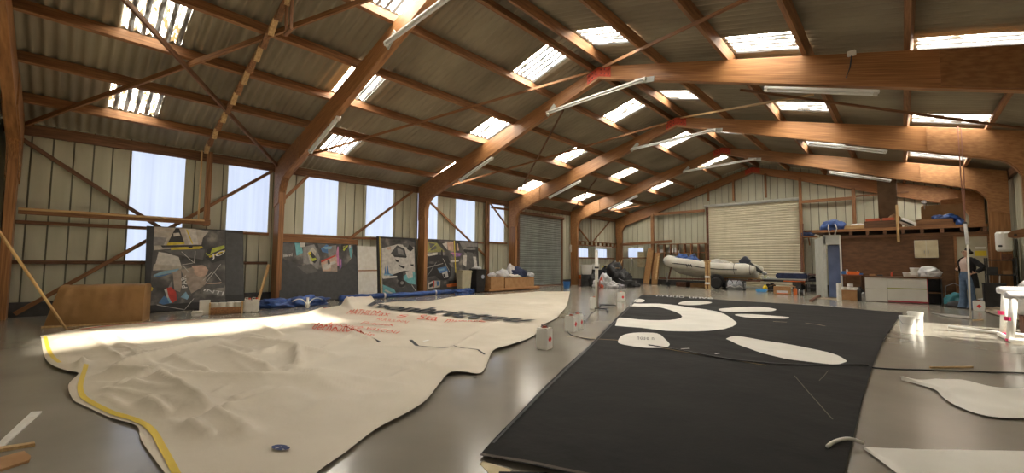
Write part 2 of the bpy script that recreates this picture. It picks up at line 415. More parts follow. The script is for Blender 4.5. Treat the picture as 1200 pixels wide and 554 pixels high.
# ---- portal frames
def frame(k, label, hid=False):
    y = k*BAY; T = .16; t = thing('portal_frame', (0, y, 0), label, 'portal frame', 'laminated timber portal frames')
    for sg in (-1, 1):
        def q(x, z): return (sg*x, y, z)
        # rafter: tapered, deepest at the knee
        raf = [q(0, ZT), q(0, 6.22), q(7.54, 3.75), q(7.60, 3.72), q(8.3, 3.62), q(8.3, ztop(8.3))]
        p0, p1 = Vector(q(0, 6.4)), Vector(q(7.6, 4.2))
        MB().prism(raf, (0, T, 0)).build('rafter', WOOD, t, axis_frame(p0, p1), .008)
        colp = [q(XI, 0), q(XI, 3.34), q(7.78, 3.50), q(7.68, 3.64), q(7.54, 3.75), q(7.58, 3.80), q(8.3, 3.80), q(8.3, 0)]
        MB().prism([(a, b_+.006, c) for a, b_, c in colp], (0, T-.012, 0)).build('column', WOOD, t, axis_frame((sg*8.05, y, 0), (sg*8.05, y, 3.8)), .006)
        g = MB()
        gp = [q(6.35, ztop(6.35)-.015), q(6.35, 4.165), q(7.54, 3.77), q(7.70, 3.66), q(7.80, 3.50), q(XI+.01, 3.34), q(XI+.01, 3.02), q(8.29, 2.9), q(8.29, ztop(8.29)-.015)]
        g.prism([(a, b_-.022, c) for a, b_, c in gp], (0, .022, 0)); g.prism([(a, b_+T, c) for a, b_, c in gp], (0, .022, 0))
        MB.build(g, 'knee_gusset', PLY, t, axis_frame((sg*6.6, y, 4.4), (sg*8.1, y, 3.9)))
    rp = [(-.36, y-.012, 6.43), (-.36, y-.012, 6.16), (0, y-.012, 6.285), (.36, y-.012, 6.16), (.36, y-.012, 6.43), (0, y-.012, 6.53)]
    pl_ = MB().prism(rp, (0, .012, 0)).build('ridge_plate', REDP, t)
    for sx in (-1, 1):
        for a, z in ((.08, 6.44), (.08, 6.34), (.19, 6.41), (.19, 6.30), (.30, 6.38), (.30, 6.24)):
            if k in (1, 2, 3): MB().lathe((sx*a, y-.012, z), [(.017, 0), (.017, .012)], 8, Rx(PI/2)).build('bolt', BOLT, pl_)
    return t
frame(-1, 'portal frame at left edge of photo, only its left post in view')
frame(0, 'nearest full portal frame, its left post just right of the largest display board')
frame(1, 'portal frame whose bare right rafter runs near-level across the photo')
frame(2, 'portal frame standing against the near jamb of the dark roller door')
frame(3, 'portal frame above the brown board wall with two lamps, just past dark roller door')
frame(4, 'farthest portal frame, set against the back gable wall')

# ---- purlins
ords = ['first', 'second', 'third', 'fourth', 'fifth', 'sixth']
for sg, side in ((-1, 'left'), (1, 'right')):
    for i, x in enumerate(PXS[:-1]):
        z = ztop(x) + .113
        o = timber('purlin', (sg*x, Y0+.05, z), (sg*x, Y1-.08, z), .085, .21, TIMB, None, (sg*SL, 0, 1))
        tag(o, '%s roof purlin down from the ridge on the %s slope' % (ords[i], side), 'purlin', 'roof purlins')
    o = timber('eaves_purlin', (sg*8.362, Y0+.05, 4.15), (sg*8.362, Y1-.08, 4.17), .085, .25, DTIMB)
    tag(o, 'dark eaves beam along the top of the %s wall' % side, 'beam')
# ---- timber bracing under the roof
def brace(a, c, label, w=.05, h=.09, off=.06, m=TIMB):
    z = lambda p: Vector((p[0], p[1], ztop(p[0]) - off))
    tag(timber('roof_brace', z(a), z(c), w, h, m), label, 'brace', 'diagonal roof braces')
brace((-8.2, -5.05), (-.25, -.05), 'long roof brace climbing from far left eaves to top of photo', .05, .10)
brace((-2.4, -4.6), (-8.1, -.02), 'dark roof brace falling from top left of photo to nearest post', .05, .10, .14, DTIMB)
brace((-7.6, .35), (-.25, 5.15), 'long thin roof brace rising from nearest post towards the first red ridge plate', .035, .07)
brace((.2, 5.15), (6.9, .95), 'pale roof brace on right slope starting beside the first red ridge plate', .035, .07)
brace((-1.75, 6.05), (-7.0, 9.85), 'dark roof brace on left slope between second and third frames', .035, .07, .06, DTIMB)
brace((-.25, 10.3), (-7.4, 6.2), 'thin roof brace from second red ridge plate down to left eaves', .035, .07, .14)
brace((.2, 10.4), (4.4, 7.6), 'short pale roof brace right of the second red ridge plate', .03, .06, .05, LTIMB)
brace((3.0, 6.9), (8.1, 9.9), 'dark slender roof brace crossing above the second rafter on right', .035, .06, .15, DTIMB)
brace((-4.6, 12.6), (-8.0, 15.5), 'dark roof brace crossing the roof light above dark roller door', .035, .07, .06, DTIMB)
brace((-5.2, 20.6), (-8.0, 18.0), 'roof brace in the far left corner below last roof light', .035, .07, .06)
# ---- diagonal braces and rails on the left wall
def wall_timber(nm, p, q_, w, h, m, label, cat, X=-8.30, group=None):
    tag(timber(nm, (X, *p), (X, *q_), w, h, m, None, (1, 0, 0)), label, cat, group)
G = 'diagonal wall braces'
wall_timber('wall_brace', (-5.15, 3.95), (-2.55, 2.02), .09, .045, DTIMB, 'wall brace falling right from far left eaves behind the long beam', 'brace', -8.33, G)
wall_timber('wall_brace', (-.1, 4.02), (-5.0, .08), .09, .045, TIMB, 'wall brace crossing first window bay from nearest post to floor at left', 'brace', -8.27, G)
wall_timber('wall_brace', (4.98, 4.05), (1.8, 1.55), .09, .045, TIMB, 'wall brace crossing fourth tall window, above board with dark lower half', 'brace', -8.33, G)
wall_timber('wall_brace', (.95, 4.02), (.18, 3.1), .09, .05, TIMB, 'short knee brace right of the nearest post', 'brace', -8.27, G)
wall_timber('wall_brace', (5.7, 3.8), (9.0, 1.55), .09, .045, TIMB, 'wall brace falling right behind second post over fifth tall window', 'brace', -8.33, G)
wall_timber('wall_brace', (9.2, 4.1), (10.45, 3.0), .08, .045, TIMB, 'short brace crossing the last tall window before dark roller door', 'brace', -8.33, G)
wall_timber('wall_brace', (16.05, 3.75), (17.75, 2.6), .08, .045, TIMB, 'left leg of the V brace in the last bay', 'brace', -8.33, G)
wall_timber('wall_brace', (20.3, 4.05), (18.2, 2.6), .08, .045, TIMB, 'right leg of the V brace in the last bay', 'brace', -8.33, G)
wall_timber('wind_post', (9.03, .0), (9.03, 4.12), .2, .12, TIMB, 'timber wind post right of sixth tall window, by wheeled bins', 'post', -8.28)
wall_timber('wall_stud', (18.0, 2.55), (18.0, 4.1), .08, .06, TIMB, 'upright stud between the legs of the V brace', 'post', -8.34)
wall_timber('wall_rail', (9.3, 3.86), (10.45, 3.86), .1, .05, TIMB, 'short rail across the last tall window before dark roller door', 'rail', -8.30)
wall_timber('wall_rail', (-5.2, 2.08), (-2.2, 2.08), .08, .05, DTIMB, 'thin rail just below the long near-left beam', 'rail', -8.36)
wall_timber('wall_rail', (-5.2, 1.2), (-.1, 1.2), .08, .05, DTIMB, 'low rail under first window, ends behind largest display board', 'rail', -8.36)
wall_timber('wall_rail', (-2.1, 2.08), (-.1, 2.08), .08, .06, TIMB, 'rail under second tall window left of nearest post', 'rail', -8.36)
wall_timber('wall_rail', (.18, 2.08), (5.2, 2.12), .08, .06, TIMB, 'rail under third and fourth tall windows', 'rail', -8.36)
wall_timber('wall_beam', (.1, 1.93), (2.7, 1.93), .21, .09, TIMB, 'thick beam on wall above board with dark lower half', 'beam', -8.24)
wall_timber('wall_rail', (5.45, 2.16), (8.9, 2.16), .08, .05, DTIMB, 'thin rail under the windows between second post and wind post', 'rail', -8.36)
wall_timber('wall_rail', (9.15, 2.2), (10.45, 2.2), .08, .05, TIMB, 'rail under the last tall window before dark roller door', 'rail', -8.36)
wall_timber('wall_rail', (16.0, 1.58), (20.9, 1.58), .08, .05, TIMB, 'rail under the low windows at far left corner', 'rail', -8.36)
# hanging timber frame at near left: long beam, drop post, blocked rail up the slope
t = thing('timber_gantry', (-8.0, -3.4, 2.3), 'light timber frame: long level beam, drop post and toothed rail climbing the near roof', 'timber frame')
timber('level_beam', (-8.0, -5.05, 2.30), (-8.0, -1.66, 2.30), .10, .14, TIMB, t)
timber('level_beam', (-7.93, -5.05, 2.335), (-7.93, -1.8, 2.335), .03, .05, LTIMB, t)
timber('drop_post', (-8.02, -1.74, 2.2), (-8.02, -1.74, 4.24), .13, .09, TIMB, t)
timber('drop_post', (-8.02, -1.92, 2.3), (-8.02, -1.92, 4.24), .035, .05, LTIMB, t)
timber('slope_rail', (-8.05, -1.85, ztop(8.05)-.05), (-.5, -1.85, ztop(.5)-.05), .07, .07, TIMB, t)
k = 0; x = 7.75
while x > .7:
    M = Ry(math.atan(-SL)); z = ztop(x) - .13
    MB().prism([(-x-.14, -1.90, z-.13+.0), (-x+.13, -1.90, z+.09), (-x-.10, -1.90, z+.04)], (0, .10, 0)).build('block', TIMB if k % 2 else LTIMB, t)
    x -= .42; k += 1
t2 = thing('hanging_bracket', (-1.9, -1.6, 5.6), 'open wooden box bracket hanging under roof near top left of photo', 'bracket')
bx = yw(335, 18, -1.85)
for dx in (-.12, .12): timber('bracket_leg', (bx.x+dx, -1.8, bx.z-.28), (bx.x+dx, -1.8, ztop(bx.x)+.02), .05, .05, TIMB, t2)
timber('bracket_foot', (bx.x-.16, -1.8, bx.z-.28), (bx.x+.16, -1.8, bx.z-.28), .06, .05, TIMB, t2)

# ---- gable timbers
def gable_timber(nm, p, q_, w, h, m, label, cat, Y=20.92): tag(timber(nm, (p[0], Y, p[1]), (q_[0], Y, q_[1]), w, h, m, None, (0, 1, 0)), label, cat)
gable_timber('gable_post', (-5.65, 0), (-5.65, ztop(5.65)-.6), .17, .16, TIMB, 'gable post beside the leaning planks', 'post', 20.88)
gable_timber('gable_rail', (-5.55, 4.36), (-2.5, 4.36), .16, .09, TIMB, 'gable rail from post to cream roller door', 'rail')
gable_timber('gable_beam', (-7.9, 2.5), (-4.4, 2.62), .17, .12, TIMB, 'thick low beam in far left corner over leaning planks', 'beam', 20.8)
gable_timber('gable_rail', (-7.8, 1.62), (-5.75, 1.62), .07, .06, TIMB, 'thin rail under the gable window', 'rail')
gable_timber('gable_rail', (2.2, 4.42), (4.15, 4.42), .15, .09, TIMB, 'gable rail right of the cream roller door', 'rail')
gable_timber('gable_rail', (4.3, 4.5), (6.1, 4.5), .08, .06, TIMB, 'thin gable rail above the storage deck', 'rail')
gable_timber('gable_post', (4.22, 2.6), (4.22, ztop(4.22)-.5), .14, .12, TIMB, 'gable post behind the blue bundle', 'post', 20.88)
gable_timber('gable_stud', (-2.28, 4.9), (-2.28, ztop(2.28)-.3), .1, .1, TIMB, 'leftmost of four studs above cream roller door', 'post')
gable_timber('gable_stud', (-.95, 4.8), (-.95, ztop(.95)-.3), .1, .1, TIMB, 'second from left of four studs above cream roller door', 'post')
gable_timber('gable_stud', (.62, 4.8), (.62, ztop(.62)-.3), .1, .1, TIMB, 'third from left of four studs above cream roller door', 'post')
gable_timber('gable_stud', (2.14, 0), (2.14, ztop(2.14)-.3), .12, .12, TIMB, 'jamb post right of the cream roller door', 'post')
# ---- roller doors
def roller(n, P, u0, u1, v0, v1, m, pitch, jm, box_m):
    """P(u, v, depth towards the room)"""
    b = MB(); v = v0; rows = []
    while v < v1: rows += [(v, 0), (v+pitch*.28, .028), (v+pitch*.72, .028), (v+pitch*.98, 0)]; v += pitch
    b.grid([[P(u, vv, d) for vv, d in rows] for u in (u0, u1)])
    o = struct(b.build('door_%d' % n, m))
    g = MB()
    for u in (u0-.04, u1+.04): g.prism([P(u-.06, 0, -.02), P(u+.06, 0, -.02), P(u+.06, v1+.15, -.02), P(u-.06, v1+.15, -.02)], Vector(P(0, 0, .1))-Vector(P(0, 0, 0)))
    g.build('guide_rail', jm, o)
    h = MB(); c0 = P(u0-.15, v1+.1, .1); c1 = P(u1+.1, v1+.1, .1); h.tube([c0, c1], .085, 12); h.build('roller_drum', box_m, o)
    s = MB(); s.prism([P(u0, v0-.07, .03), P(u1, v0-.07, .03), P(u1, v0, .03), P(u0, v0, .03)], Vector(P(0, 0, .05))-Vector(P(0, 0, 0))); s.build('bottom_bar', box_m, o)
roller(1, lambda u, v, d: (-8.36+d, u, v), 11.28, 14.88, .08, 3.68, ROLLD, .105, DTIMB, DTIMB)
roller(2, lambda u, v, d: (u, 21.2-d, v), -2.40, 2.04, .06, 4.52, ROLLB, .125, RUST, PALEG)

# ---- lamps
def batten(p0, p1, label, w=.11, d=.075, bare=False):
    p0, p1 = Vector(p0), Vector(p1); t = thing('fluorescent_lamp', (p0+p1)/2, label, 'lamp', 'fluorescent roof lamps')
    dr = (p1-p0).normalized()
    up = Vector((0, 1, 0)).cross(dr).normalized(); up = up if up.z > 0 else -up
    MB().beam(p0, p1, w, d*.6, up).build('housing', WHITE, t, None, .006)
    MB().tube([p0+dr*.06-up*d*.75, p1-dr*.06-up*d*.75], .02, 10).build('tube', mat('lamp_tube', (.9, .9, .88), rough=.3), t, smooth=True)
    for e, s in ((p0, 1), (p1, -1)): MB().beam(e+dr*s*.01-up*d*.6, e+dr*s*.07-up*d*.6, w*.8, d*.75, up).build('end_cap', OFFW, t, None, .004)
nm = {0: 'nearest frame', 1: 'near-level bare frame', 2: 'frame at dark roller door', 3: 'frame by brown board wall'}
for k, y in ((0, 0), (1, 5.25), (2, 10.5), (3, 15.75)):
    yy = y - .10
    t0 = (-1.7, yy, 5.68); t1 = (1.38, yy, 5.79)
    batten(t0, t1, 'long white lamp strip hung across under the ridge of the %s' % nm[k], .10, .07)
    def under(x): return (math.copysign(x, 1), 0)
    zb = lambda x: 6.22 - .3275*x - .07
    batten((-5.85, y+.08, zb(5.85)), (-4.15, y+.08, zb(4.15)), 'white lamp under the left rafter of the %s' % nm[k])
    if k: batten((3.85, y+.08, zb(3.85)), (5.6, y+.08, zb(5.6)), 'white lamp under the right rafter of the %s' % nm[k])
    g = thing('lamp_bracket', (-1.6, yy, 5.7), 'pale end plates holding the ridge lamp of the %s' % nm[k], 'bracket', 'ridge lamp end plates')
    MB().beam((-1.75, y-.03, 5.62), (-1.45, y-.03, 5.86), .03, .12).build('plate', PALEG, g); MB().beam((1.05, y-.03, 5.82), (1.55, y-.03, 5.74), .03, .13).build('plate', PALEG, g)
sw = yw(998, 63, 5.23)
t = thing('junction_box', sw, 'small pale junction box with drooping cable on level bare rafter', 'junction box')
MB().rbox((sw.x, 5.21, sw.z), (.13, .06, .1), .012).build('box', OFFW, t)
MB().tube([(sw.x, 5.20, sw.z-.05), (sw.x-.03, 5.21, sw.z-.25), (sw.x-.09, 5.22, sw.z-.42)], .012, 6).build('cable', BLACKP, t)
# ================================================================== the two sails on the floor
def resample(P, n):
    P = [Vector(p) for p in P]; L = [0]
    for a, b_ in zip(P[:-1], P[1:]): L.append(L[-1] + (b_-a).length)
    out = []; j = 0
    for i in range(n):
        t = L[-1]*i/(n-1)
        while j < len(L)-2 and L[j+1] < t: j += 1
        out.append(P[j].lerp(P[j+1], (t-L[j])/max(1e-9, L[j+1]-L[j])))
    return out
def smooth_line(P, k=6):
    P = [Vector(p) for p in P]; out = []
    for i in range(len(P)-1):
        a, b_, c, d = P[max(i-1, 0)], P[i], P[i+1], P[min(i+2, len(P)-1)]
        for q in range(k):
            t = q/k; out.append(.5*((2*b_) + (c-a)*t + (2*a-5*b_+4*c-d)*t*t + (3*b_-a-3*c+d)*t**3))
    out.append(P[-1]); return out
def F(*px): return [fl(x, y, .03) for x, y in px]
def seg_d(p, a, c):
    ax, ay = a.x, a.y; dx, dy = c.x-ax, c.y-ay; L2 = dx*dx+dy*dy + 1e-9
    t = max(0, min(1, ((p.x-ax)*dx + (p.y-ay)*dy)/L2)); ex, ey = p.x-ax-dx*t, p.y-ay-dy*t
    s = (dx*ey - dy*ex)
    return math.hypot(ex, ey), (1 if s > 0 else -1), t
front1 = smooth_line(F((47, 393), (51, 412), (57, 426), (78, 434), (92, 438), (80, 452), (86, 466), (97, 472), (130, 487), (160, 497), (165, 512), (182, 536), (205, 566), (228, 606), (320, 606), (370, 553), (405, 528), (440, 503), (478, 484), (500, 470), (514, 452), (527, 438), (545, 436), (565, 435), (578, 412), (600, 405), (625, 393), (637, 381), (655, 370), (665, 355), (668, 341)))
back1 = smooth_line(F((47, 393), (100, 384), (160, 378), (240, 373), (300, 371), (350, 366), (400, 357), (440, 355), (500, 352), (560, 347), (600, 344), (640, 341), (668, 341)))
# sharp folds: (pixel ends), height, half-width
CR = [((125, 437), (182, 444), .07, .10), ((182, 444), (250, 487), .08, .10), ((250, 487), (296, 512), .06, .09), ((248, 409), (324, 440), .06, .09), ((200, 421), (250, 443), .05, .08),
      ((280, 400), (352, 409), .06, .10), ((349, 408), (352, 436), .08, .05), ((182, 444), (400, 448), .05, .12), ((252, 484), (344, 458), .035, .10), ((123, 435), (262, 399), .06, .12), ((280, 393), (400, 421), .05, .10),
      ((100, 470), (165, 496), .05, .08), ((150, 452), (215, 470), .05, .12), ((120, 462), (160, 488), .05, .08), ((170, 470), (200, 490), .05, .09), ((220, 496), (250, 515), .05, .05), ((98, 424), (84, 450), .10, .07),
      ((360, 435), (500, 460), .03, .10), ((400, 421), (545, 436), .05, .14), ((370, 472), (470, 480), .03, .12), ((420, 470), (500, 462), .04, .16), ((440, 405), (550, 420), .03, .1), ((60, 400), (130, 395), .03, .08), ((130, 395), (160, 408), .03, .06), ((90, 392), (260, 387), .03, .12),
      ((346, 380), (400, 388), .05, .07), ((330, 384), (346, 378), .06, .09), ((400, 388), (440, 401), .05, .08), ((300, 380), (330, 395), .05, .09), ((560, 357), (660, 360), .05, .25), ((480, 358), (620, 366), .03, .2), ((520, 380), (640, 384), .04, .3), ((500, 352), (640, 345), .06, .35), ((400, 360), (440, 358), .16, .35), ((380, 364), (360, 370), .05, .12)]
CRW = [(fl(*a, .03), fl(*c, .03), h*1.7, w_*1.15) for a, c, h, w_ in CR]
bnd = front1 + back1[::-1]
rnd = random.Random(5)
for q in range(70):
    x, y = rnd.uniform(100, 560), rnd.uniform(385, 500); a_ = rnd.choice((.25, .35, .12, -.45, -.2, .6)) + rnd.uniform(-.1, .1); L = rnd.uniform(40, 130)*(.5 + (y-380)/120)
    if (x > 340 and y < 412) or x + L*math.cos(a_) > 300 and y + L*math.sin(a_) > 500 or math.hypot(x-331, y-522) < 45: continue
    CRW.append((fl(x, y, .03), fl(x + L*math.cos(a_), y + L*math.sin(a_), .03), rnd.uniform(.02, .06), rnd.uniform(.05, .11)))

from mathutils.kdtree import KDTree
_b = resample(front1, 1600) + resample(back1, 1200); KD = KDTree(len(_b))
for i, q in enumerate(_b): KD.insert((q.x, q.y, 0), i)
KD.balance()
def h1(p, edge=None):
    q = Vector((p.x, p.y, 0))
    z = .030 + .022*noise.noise(q*.55 + Vector((3, 1, 0))) + .010*noise.noise(q*1.3)
    z += .007*(1-abs(noise.noise(Vector((p.x*1.1+p.y*.5, p.y*1.9-p.x*.4, 2)))*3)) + .004*(1-abs(noise.noise(Vector((p.x*2.9-p.y*1.5, p.y*2.2+p.x*.9, 5)))*2.4))
    zc = zs = 0
    for a, c, h, w_ in CRW:
        d, s, t = seg_d(p, a, c)
        if d < w_*4:
            v = h*math.exp(-d/(w_*(.45 if s > 0 else 1.25)))*min(1, .15+8*t*(1-t)); zc = max(zc, v); zs += v
    z += zc + .12*(zs-zc)
    e = KD.find((p.x, p.y, 0))[2]
    lift = .5 + .5*noise.noise(q*.9 + Vector((9, 4, 1)))
    k = min(1, e/.35); k = k*k*(3-2*k)
    return max(.012, z*k + (1-k)*(.015 + .10*max(0, lift-.35)))
N1, M1 = 420, 170
A1 = resample(front1, N1); B1 = resample(back1, N1)
rows = []
for i in range(N1):
    r = []
    for j in range(M1):
        t = j/(M1-1); p = A1[i].lerp(B1[i], t); p.z = h1(p); r.append(p)
    rows.append(r)
s1 = MB().grid(rows).build('white_sail', SAILW, None, smooth=True)
tag(s1, 'huge crumpled white sail spread on the floor at left, black script and red lettering', 'sail')
def strip(line, width, z, side=None):
    """ribbon lying on a surface along a line"""
    b = MB(); L = resample(line, max(12, len(line)*2)); P = []
    for i, p in enumerate(L):
        d = (L[min(i+1, len(L)-1)] - L[max(i-1, 0)]); nrm = Vector((-d.y, d.x, 0)).normalized()*width/2
        row = []
        for k in (-1, 0, 1):
            q = p + nrm*k; q.z = z(q) + .006; row.append(q)
        P.append(row)
    return b.grid(P)
tape = smooth_line(F((52, 395), (56, 406), (63, 420), (70, 426)), 5)
strip(tape, .04, h1).build('edge_tape', YELT, s1, smooth=True)
tape = smooth_line(F((101, 430), (97, 442), (94, 456), (102, 467), (131, 482), (160, 492), (178, 503), (192, 525), (207, 553), (216, 575)), 6)
strip(tape, .04, h1).build('edge_tape', YELT, s1, smooth=True)
strip(smooth_line(F((95, 386), (150, 380), (240, 374)), 6), .07, h1).build('red_hem', REDT, s1, smooth=True)
strip(smooth_line(F((376, 362), (395, 358.5), (408, 356.5)), 5), .12, h1).build('red_hem', REDT, s1, smooth=True)
def on1(c00, c10, c11, c01, zoff=.026):
    P = [fl(*c, .07) for c in (c00, c10, c11, c01)]
    def f(u, v):
        p = P[0]*(1-u)*(1-v) + P[1]*u*(1-v) + P[2]*u*v + P[3]*(1-u)*v; p.z = h1(p) + zoff; return p
    return f
def dens_(b, n=1):
    bm = bmesh.new(); me = b.data; bm.from_mesh(me); bmesh.ops.triangulate(bm, faces=bm.faces[:]); 
    bm.to_mesh(me); bm.free(); return b
text_mesh('nonbrictou', on1((430, 360), (622, 378.5), (632, 373), (440, 353.5)), 'black_script', BLKT, s1, shear=.6, spacing=1.0, thick=.03)
for txt, q in (('MATHILDE', ((406, 367), (443, 368.2), (447, 363.8), (410, 362.8))), ('ax', ((443, 368.8), (456, 369.3), (458, 366.3), (445, 365.8))), ('s', ((464, 370.5), (478, 370.8), (479, 367.8), (466, 367.5))), ('Sta', ((488, 373), (512, 374.5), (514, 368.5), (492, 367.5))),
               ('mutuace', ((520, 376.5), (566, 380), (570, 375.5), (524, 372.5))), ('AUUUUNAJ', ((440, 374.5), (477, 379.5), (480, 375.5), (442, 370.8))), ('Fluteaux', ((422, 378.5), (461, 382), (464, 378.5), (426, 375.5))),
               ('Acnouce vascou', ((378, 379.5), (466, 390.5), (471, 386.5), (384, 375.5))), ('decnoutortuir', ((365, 384.5), (436, 394.5), (441, 389.8), (370, 380)))):
    text_mesh(txt, on1(*q), 'red_lettering', REDT, s1, shear=.2, thick=.0)
for a in (F((434, 396.5), (445, 401.5)), F((481, 398.5), (485, 402), (489, 405.5)), F((489, 405.5), (510, 407.5), (555, 410), (562, 412.5), (568, 416.5))):
    strip(smooth_line(a, 4), .03 if len(a) > 4 else .055, h1).build('black_line', BLKT, s1)
c = fl(331, 522, .06); b = MB(); n = 18
def ell(cx, cy, rx, ry, n=20, z=.05): return [fl(cx + rx*math.cos(2*PI*k/n), cy + ry*math.sin(2*PI*k/n), z) for k in range(n)]
def patch(poly, hf, off):
    bm = bmesh.new(); vs = [bm.verts.new((p.x, p.y, 0)) for p in poly]; bm.faces.new(vs); bmesh.ops.triangulate(bm, faces=bm.faces[:])
    for it in range(3):
        L = [e for e in bm.edges if e.calc_length() > .30]
        if not L: break
        bmesh.ops.subdivide_edges(bm, edges=L, cuts=1); bmesh.ops.triangulate(bm, faces=bm.faces[:])
    for v in bm.verts: v.co.z = hf(v.co) + off
    for f in bm.faces:
        f.normal_update()
        if f.normal.z < 0: f.normal_flip()
    b = MB(); b.bm(bm); return b
lg = patch(ell(329, 522, 11, 3.4), h1, .012).build('round_logo', mat('navy_ink', (.02, .04, .14), rough=.6), s1)
pp = [fl(x, y, .05) for x, y in ((322, 523.5), (334, 519.6), (339, 520.5), (330, 523), (334, 524.4), (327, 525))]
patch(pp, h1, .012).build('logo_mark', SAILW2, lg)
tw = thing('paper_scrap', fl(500, 398), 'tiny white paper scrap on the white sail above the black line', 'paper')
patch([fl(x, y, .05) for x, y in ((495, 398.8), (501, 397.4), (504, 398.2), (497, 399.4))], h1, .012).build('paper', WHITE, tw)
# ---- black sail
left2 = smooth_line(F((562, 531), (575, 517), (600, 492), (640, 450), (664, 427), (700, 395), (726, 369), (752, 345)))
right2 = smooth_line(F((1010, 640), (985, 585), (990, 553), (998, 520), (1008, 480), (1017, 445), (1028, 415), (1042, 387), (1058, 366)))
edge_near = [(562, 531), (690, 556), (1010, 640)]
backe = F((752, 345), (800, 347), (860, 352), (960, 357.5), (1058, 366)); neare = F((562, 531), (700, 560), (860, 596), (1010, 640))
NL, NW = 170, 110
Lp = resample(left2, NL); Rp = resample(right2, NL); Bk = resample(backe, NW); Nr = resample(neare, NW)
def h2(p):
    q = Vector((p.x, p.y, 0))
    z = .022 + .010*noise.noise(q*.6) + .006*(1-2*abs(noise.noise(Vector((p.x*.9+p.y*.3, p.y*2.2, 1)))))+ .004*noise.noise(q*3)
    return max(.008, z)
rows = []
for i in range(NL):
    t = i/(NL-1); r = []
    for j in range(NW):
        s = j/(NW-1)
        p = Lp[i]*(1-s) + Rp[i]*s + Nr[j]*(1-t) + Bk[j]*t - (Nr[0]*(1-s)*(1-t) + Nr[-1]*s*(1-t) + Bk[0]*(1-s)*t + Bk[-1]*s*t)
        p.z = h2(p); r.append(p)
    rows.append(r)
s2 = MB().grid(rows).build('black_sail', SAILB, None, smooth=True)
tag(s2, 'large flat black sail with white rounded patches covering the floor at right', 'sail')
def z4(P): return [(720+x/6.667, 335+y/6.667) for x, y in P]
def z5(P): return [(820+x/5, 335+y/5) for x, y in P]
def sm(P, k=4):
    P = [Vector((*p, 0)) for p in P]; n = len(P); out = []
    for i in range(n):
        a, b_, c, d = P[i-1], P[i], P[(i+1) % n], P[(i+2) % n]
        for q in range(k):
            t = q/k; out.append(.5*((2*b_) + (c-a)*t + (2*a-5*b_+4*c-d)*t*t + (3*b_-a-3*c+d)*t**3))
    return [(p.x, p.y) for p in out]
shapes = [sm(z4([(150, 118), (180, 103), (235, 112), (220, 128), (170, 130)])), sm(z4([(500, 140), (560, 120), (680, 118), (762, 130), (720, 145), (600, 153), (520, 150)])),
          z4([(120, 158), (150, 138), (250, 139), (350, 142), (430, 149), (500, 158), (600, 172), (700, 185), (800, 200), (860, 222), (910, 250), (955, 290), (950, 305), (920, 322), (860, 340), (740, 358), (640, 361), (560, 361), (400, 356), (200, 333), (100, 324), (5, 316), (18, 280), (32, 250), (110, 258), (200, 268), (280, 273), (350, 274), (430, 270), (480, 264), (520, 252), (530, 243), (515, 225), (475, 206), (430, 190), (370, 173), (300, 163), (200, 163)]),
          sm(z4([(30, 430), (50, 400), (90, 378), (180, 370), (300, 371), (350, 382), (390, 412), (425, 450), (428, 470), (380, 490), (250, 491), (100, 470), (35, 450)]), 3),
          sm(z5([(112, 138), (200, 128), (350, 125), (445, 138), (420, 150), (300, 153), (150, 152)])), sm(z5([(210, 175), (240, 166), (400, 175), (520, 185), (490, 195), (300, 188)])),
          sm(z5([(155, 312), (190, 298), (250, 300), (420, 330), (600, 360), (780, 400), (850, 435), (857, 450), (800, 462), (680, 455), (520, 435), (380, 400), (260, 360), (180, 325)]))]
for P in shapes: patch([fl(x, y, .02) for x, y in P], h2, .009).build('white_patch', SAILW2, s2)
def on2(c00, c10, c11, c01, zoff=.016):
    P = [fl(*c, .02) for c in (c00, c10, c11, c01)]
    def f(u, v):
        p = P[0]*(1-u)*(1-v) + P[1]*u*(1-v) + P[2]*u*v + P[3]*(1-u)*v; p.z = h2(p) + zoff; return p
    return f
GREYINK = mat('grey_ink', (.24, .23, .21), rough=.7)
text_mesh('nose n', on2(*z4([(175, 425), (310, 432), (310, 408), (178, 400)])), 'grey_lettering', GREYINK, s2, spacing=1.2, thick=.02)
CHALK = mat('chalk_white', (.55, .54, .52), rough=.8)
text_mesh('nruuo unve', on2(*z4([(325, 84), (770, 107), (770, 96), (330, 73)])), 'chalk_lettering', CHALK, s2, spacing=1.0)
text_mesh('suov sulq ruo', on2(*z5([(598, 113), (865, 131), (868, 126), (602, 108)])), 'chalk_lettering', CHALK, s2)
strip(F((664, 394), (722, 398), (780, 408.5), (840, 419), (898, 428.5)), .035, h2).build('seam_line', mat('tan_thread', (.25, .17, .08), rough=.8), s2)
strip(F((944, 378), (967, 382)), .035, h2).build('seam_line', mat('tan_thread2', (.33, .28, .18), rough=.8), s2)
strip(F((906, 376.5), (922, 377.5)), .035, h2).build('seam_line', MATS['tan_thread2'], s2)
strip(F((798, 408.5), (808, 408.2)), .03, h2).build('thread_end', CHALK, s2); strip(F((838, 415), (843, 414)), .03, h2).build('thread_end', CHALK, s2)
TH = mat('dim_thread', (.10, .085, .06), rough=.8); strip(F((931, 440), (976, 492)), .010, h2).build('seam_line', TH, s2); strip(F((971, 434), (960, 446)), .008, h2).build('seam_line', TH, s2)
strip(F((594, 503), (640, 456), (690, 408), (748, 350)), .022, lambda p: h2(p)+.006).build('edge_tape', mat('edge_tape_grey', (.06, .06, .057), rough=.7), s2)
strip(F((578, 520), (620, 476), (680, 416), (745, 350)), .018, lambda p: h2(p)+.008).build('edge_tape', MATS['edge_tape_grey'], s2)
strip(F((563, 532), (690, 556.5), (860, 596)), .03, lambda p: h2(p)+.008).build('edge_tape', mat('brown_webbing', (.06, .042, .026), rough=.7), s2)
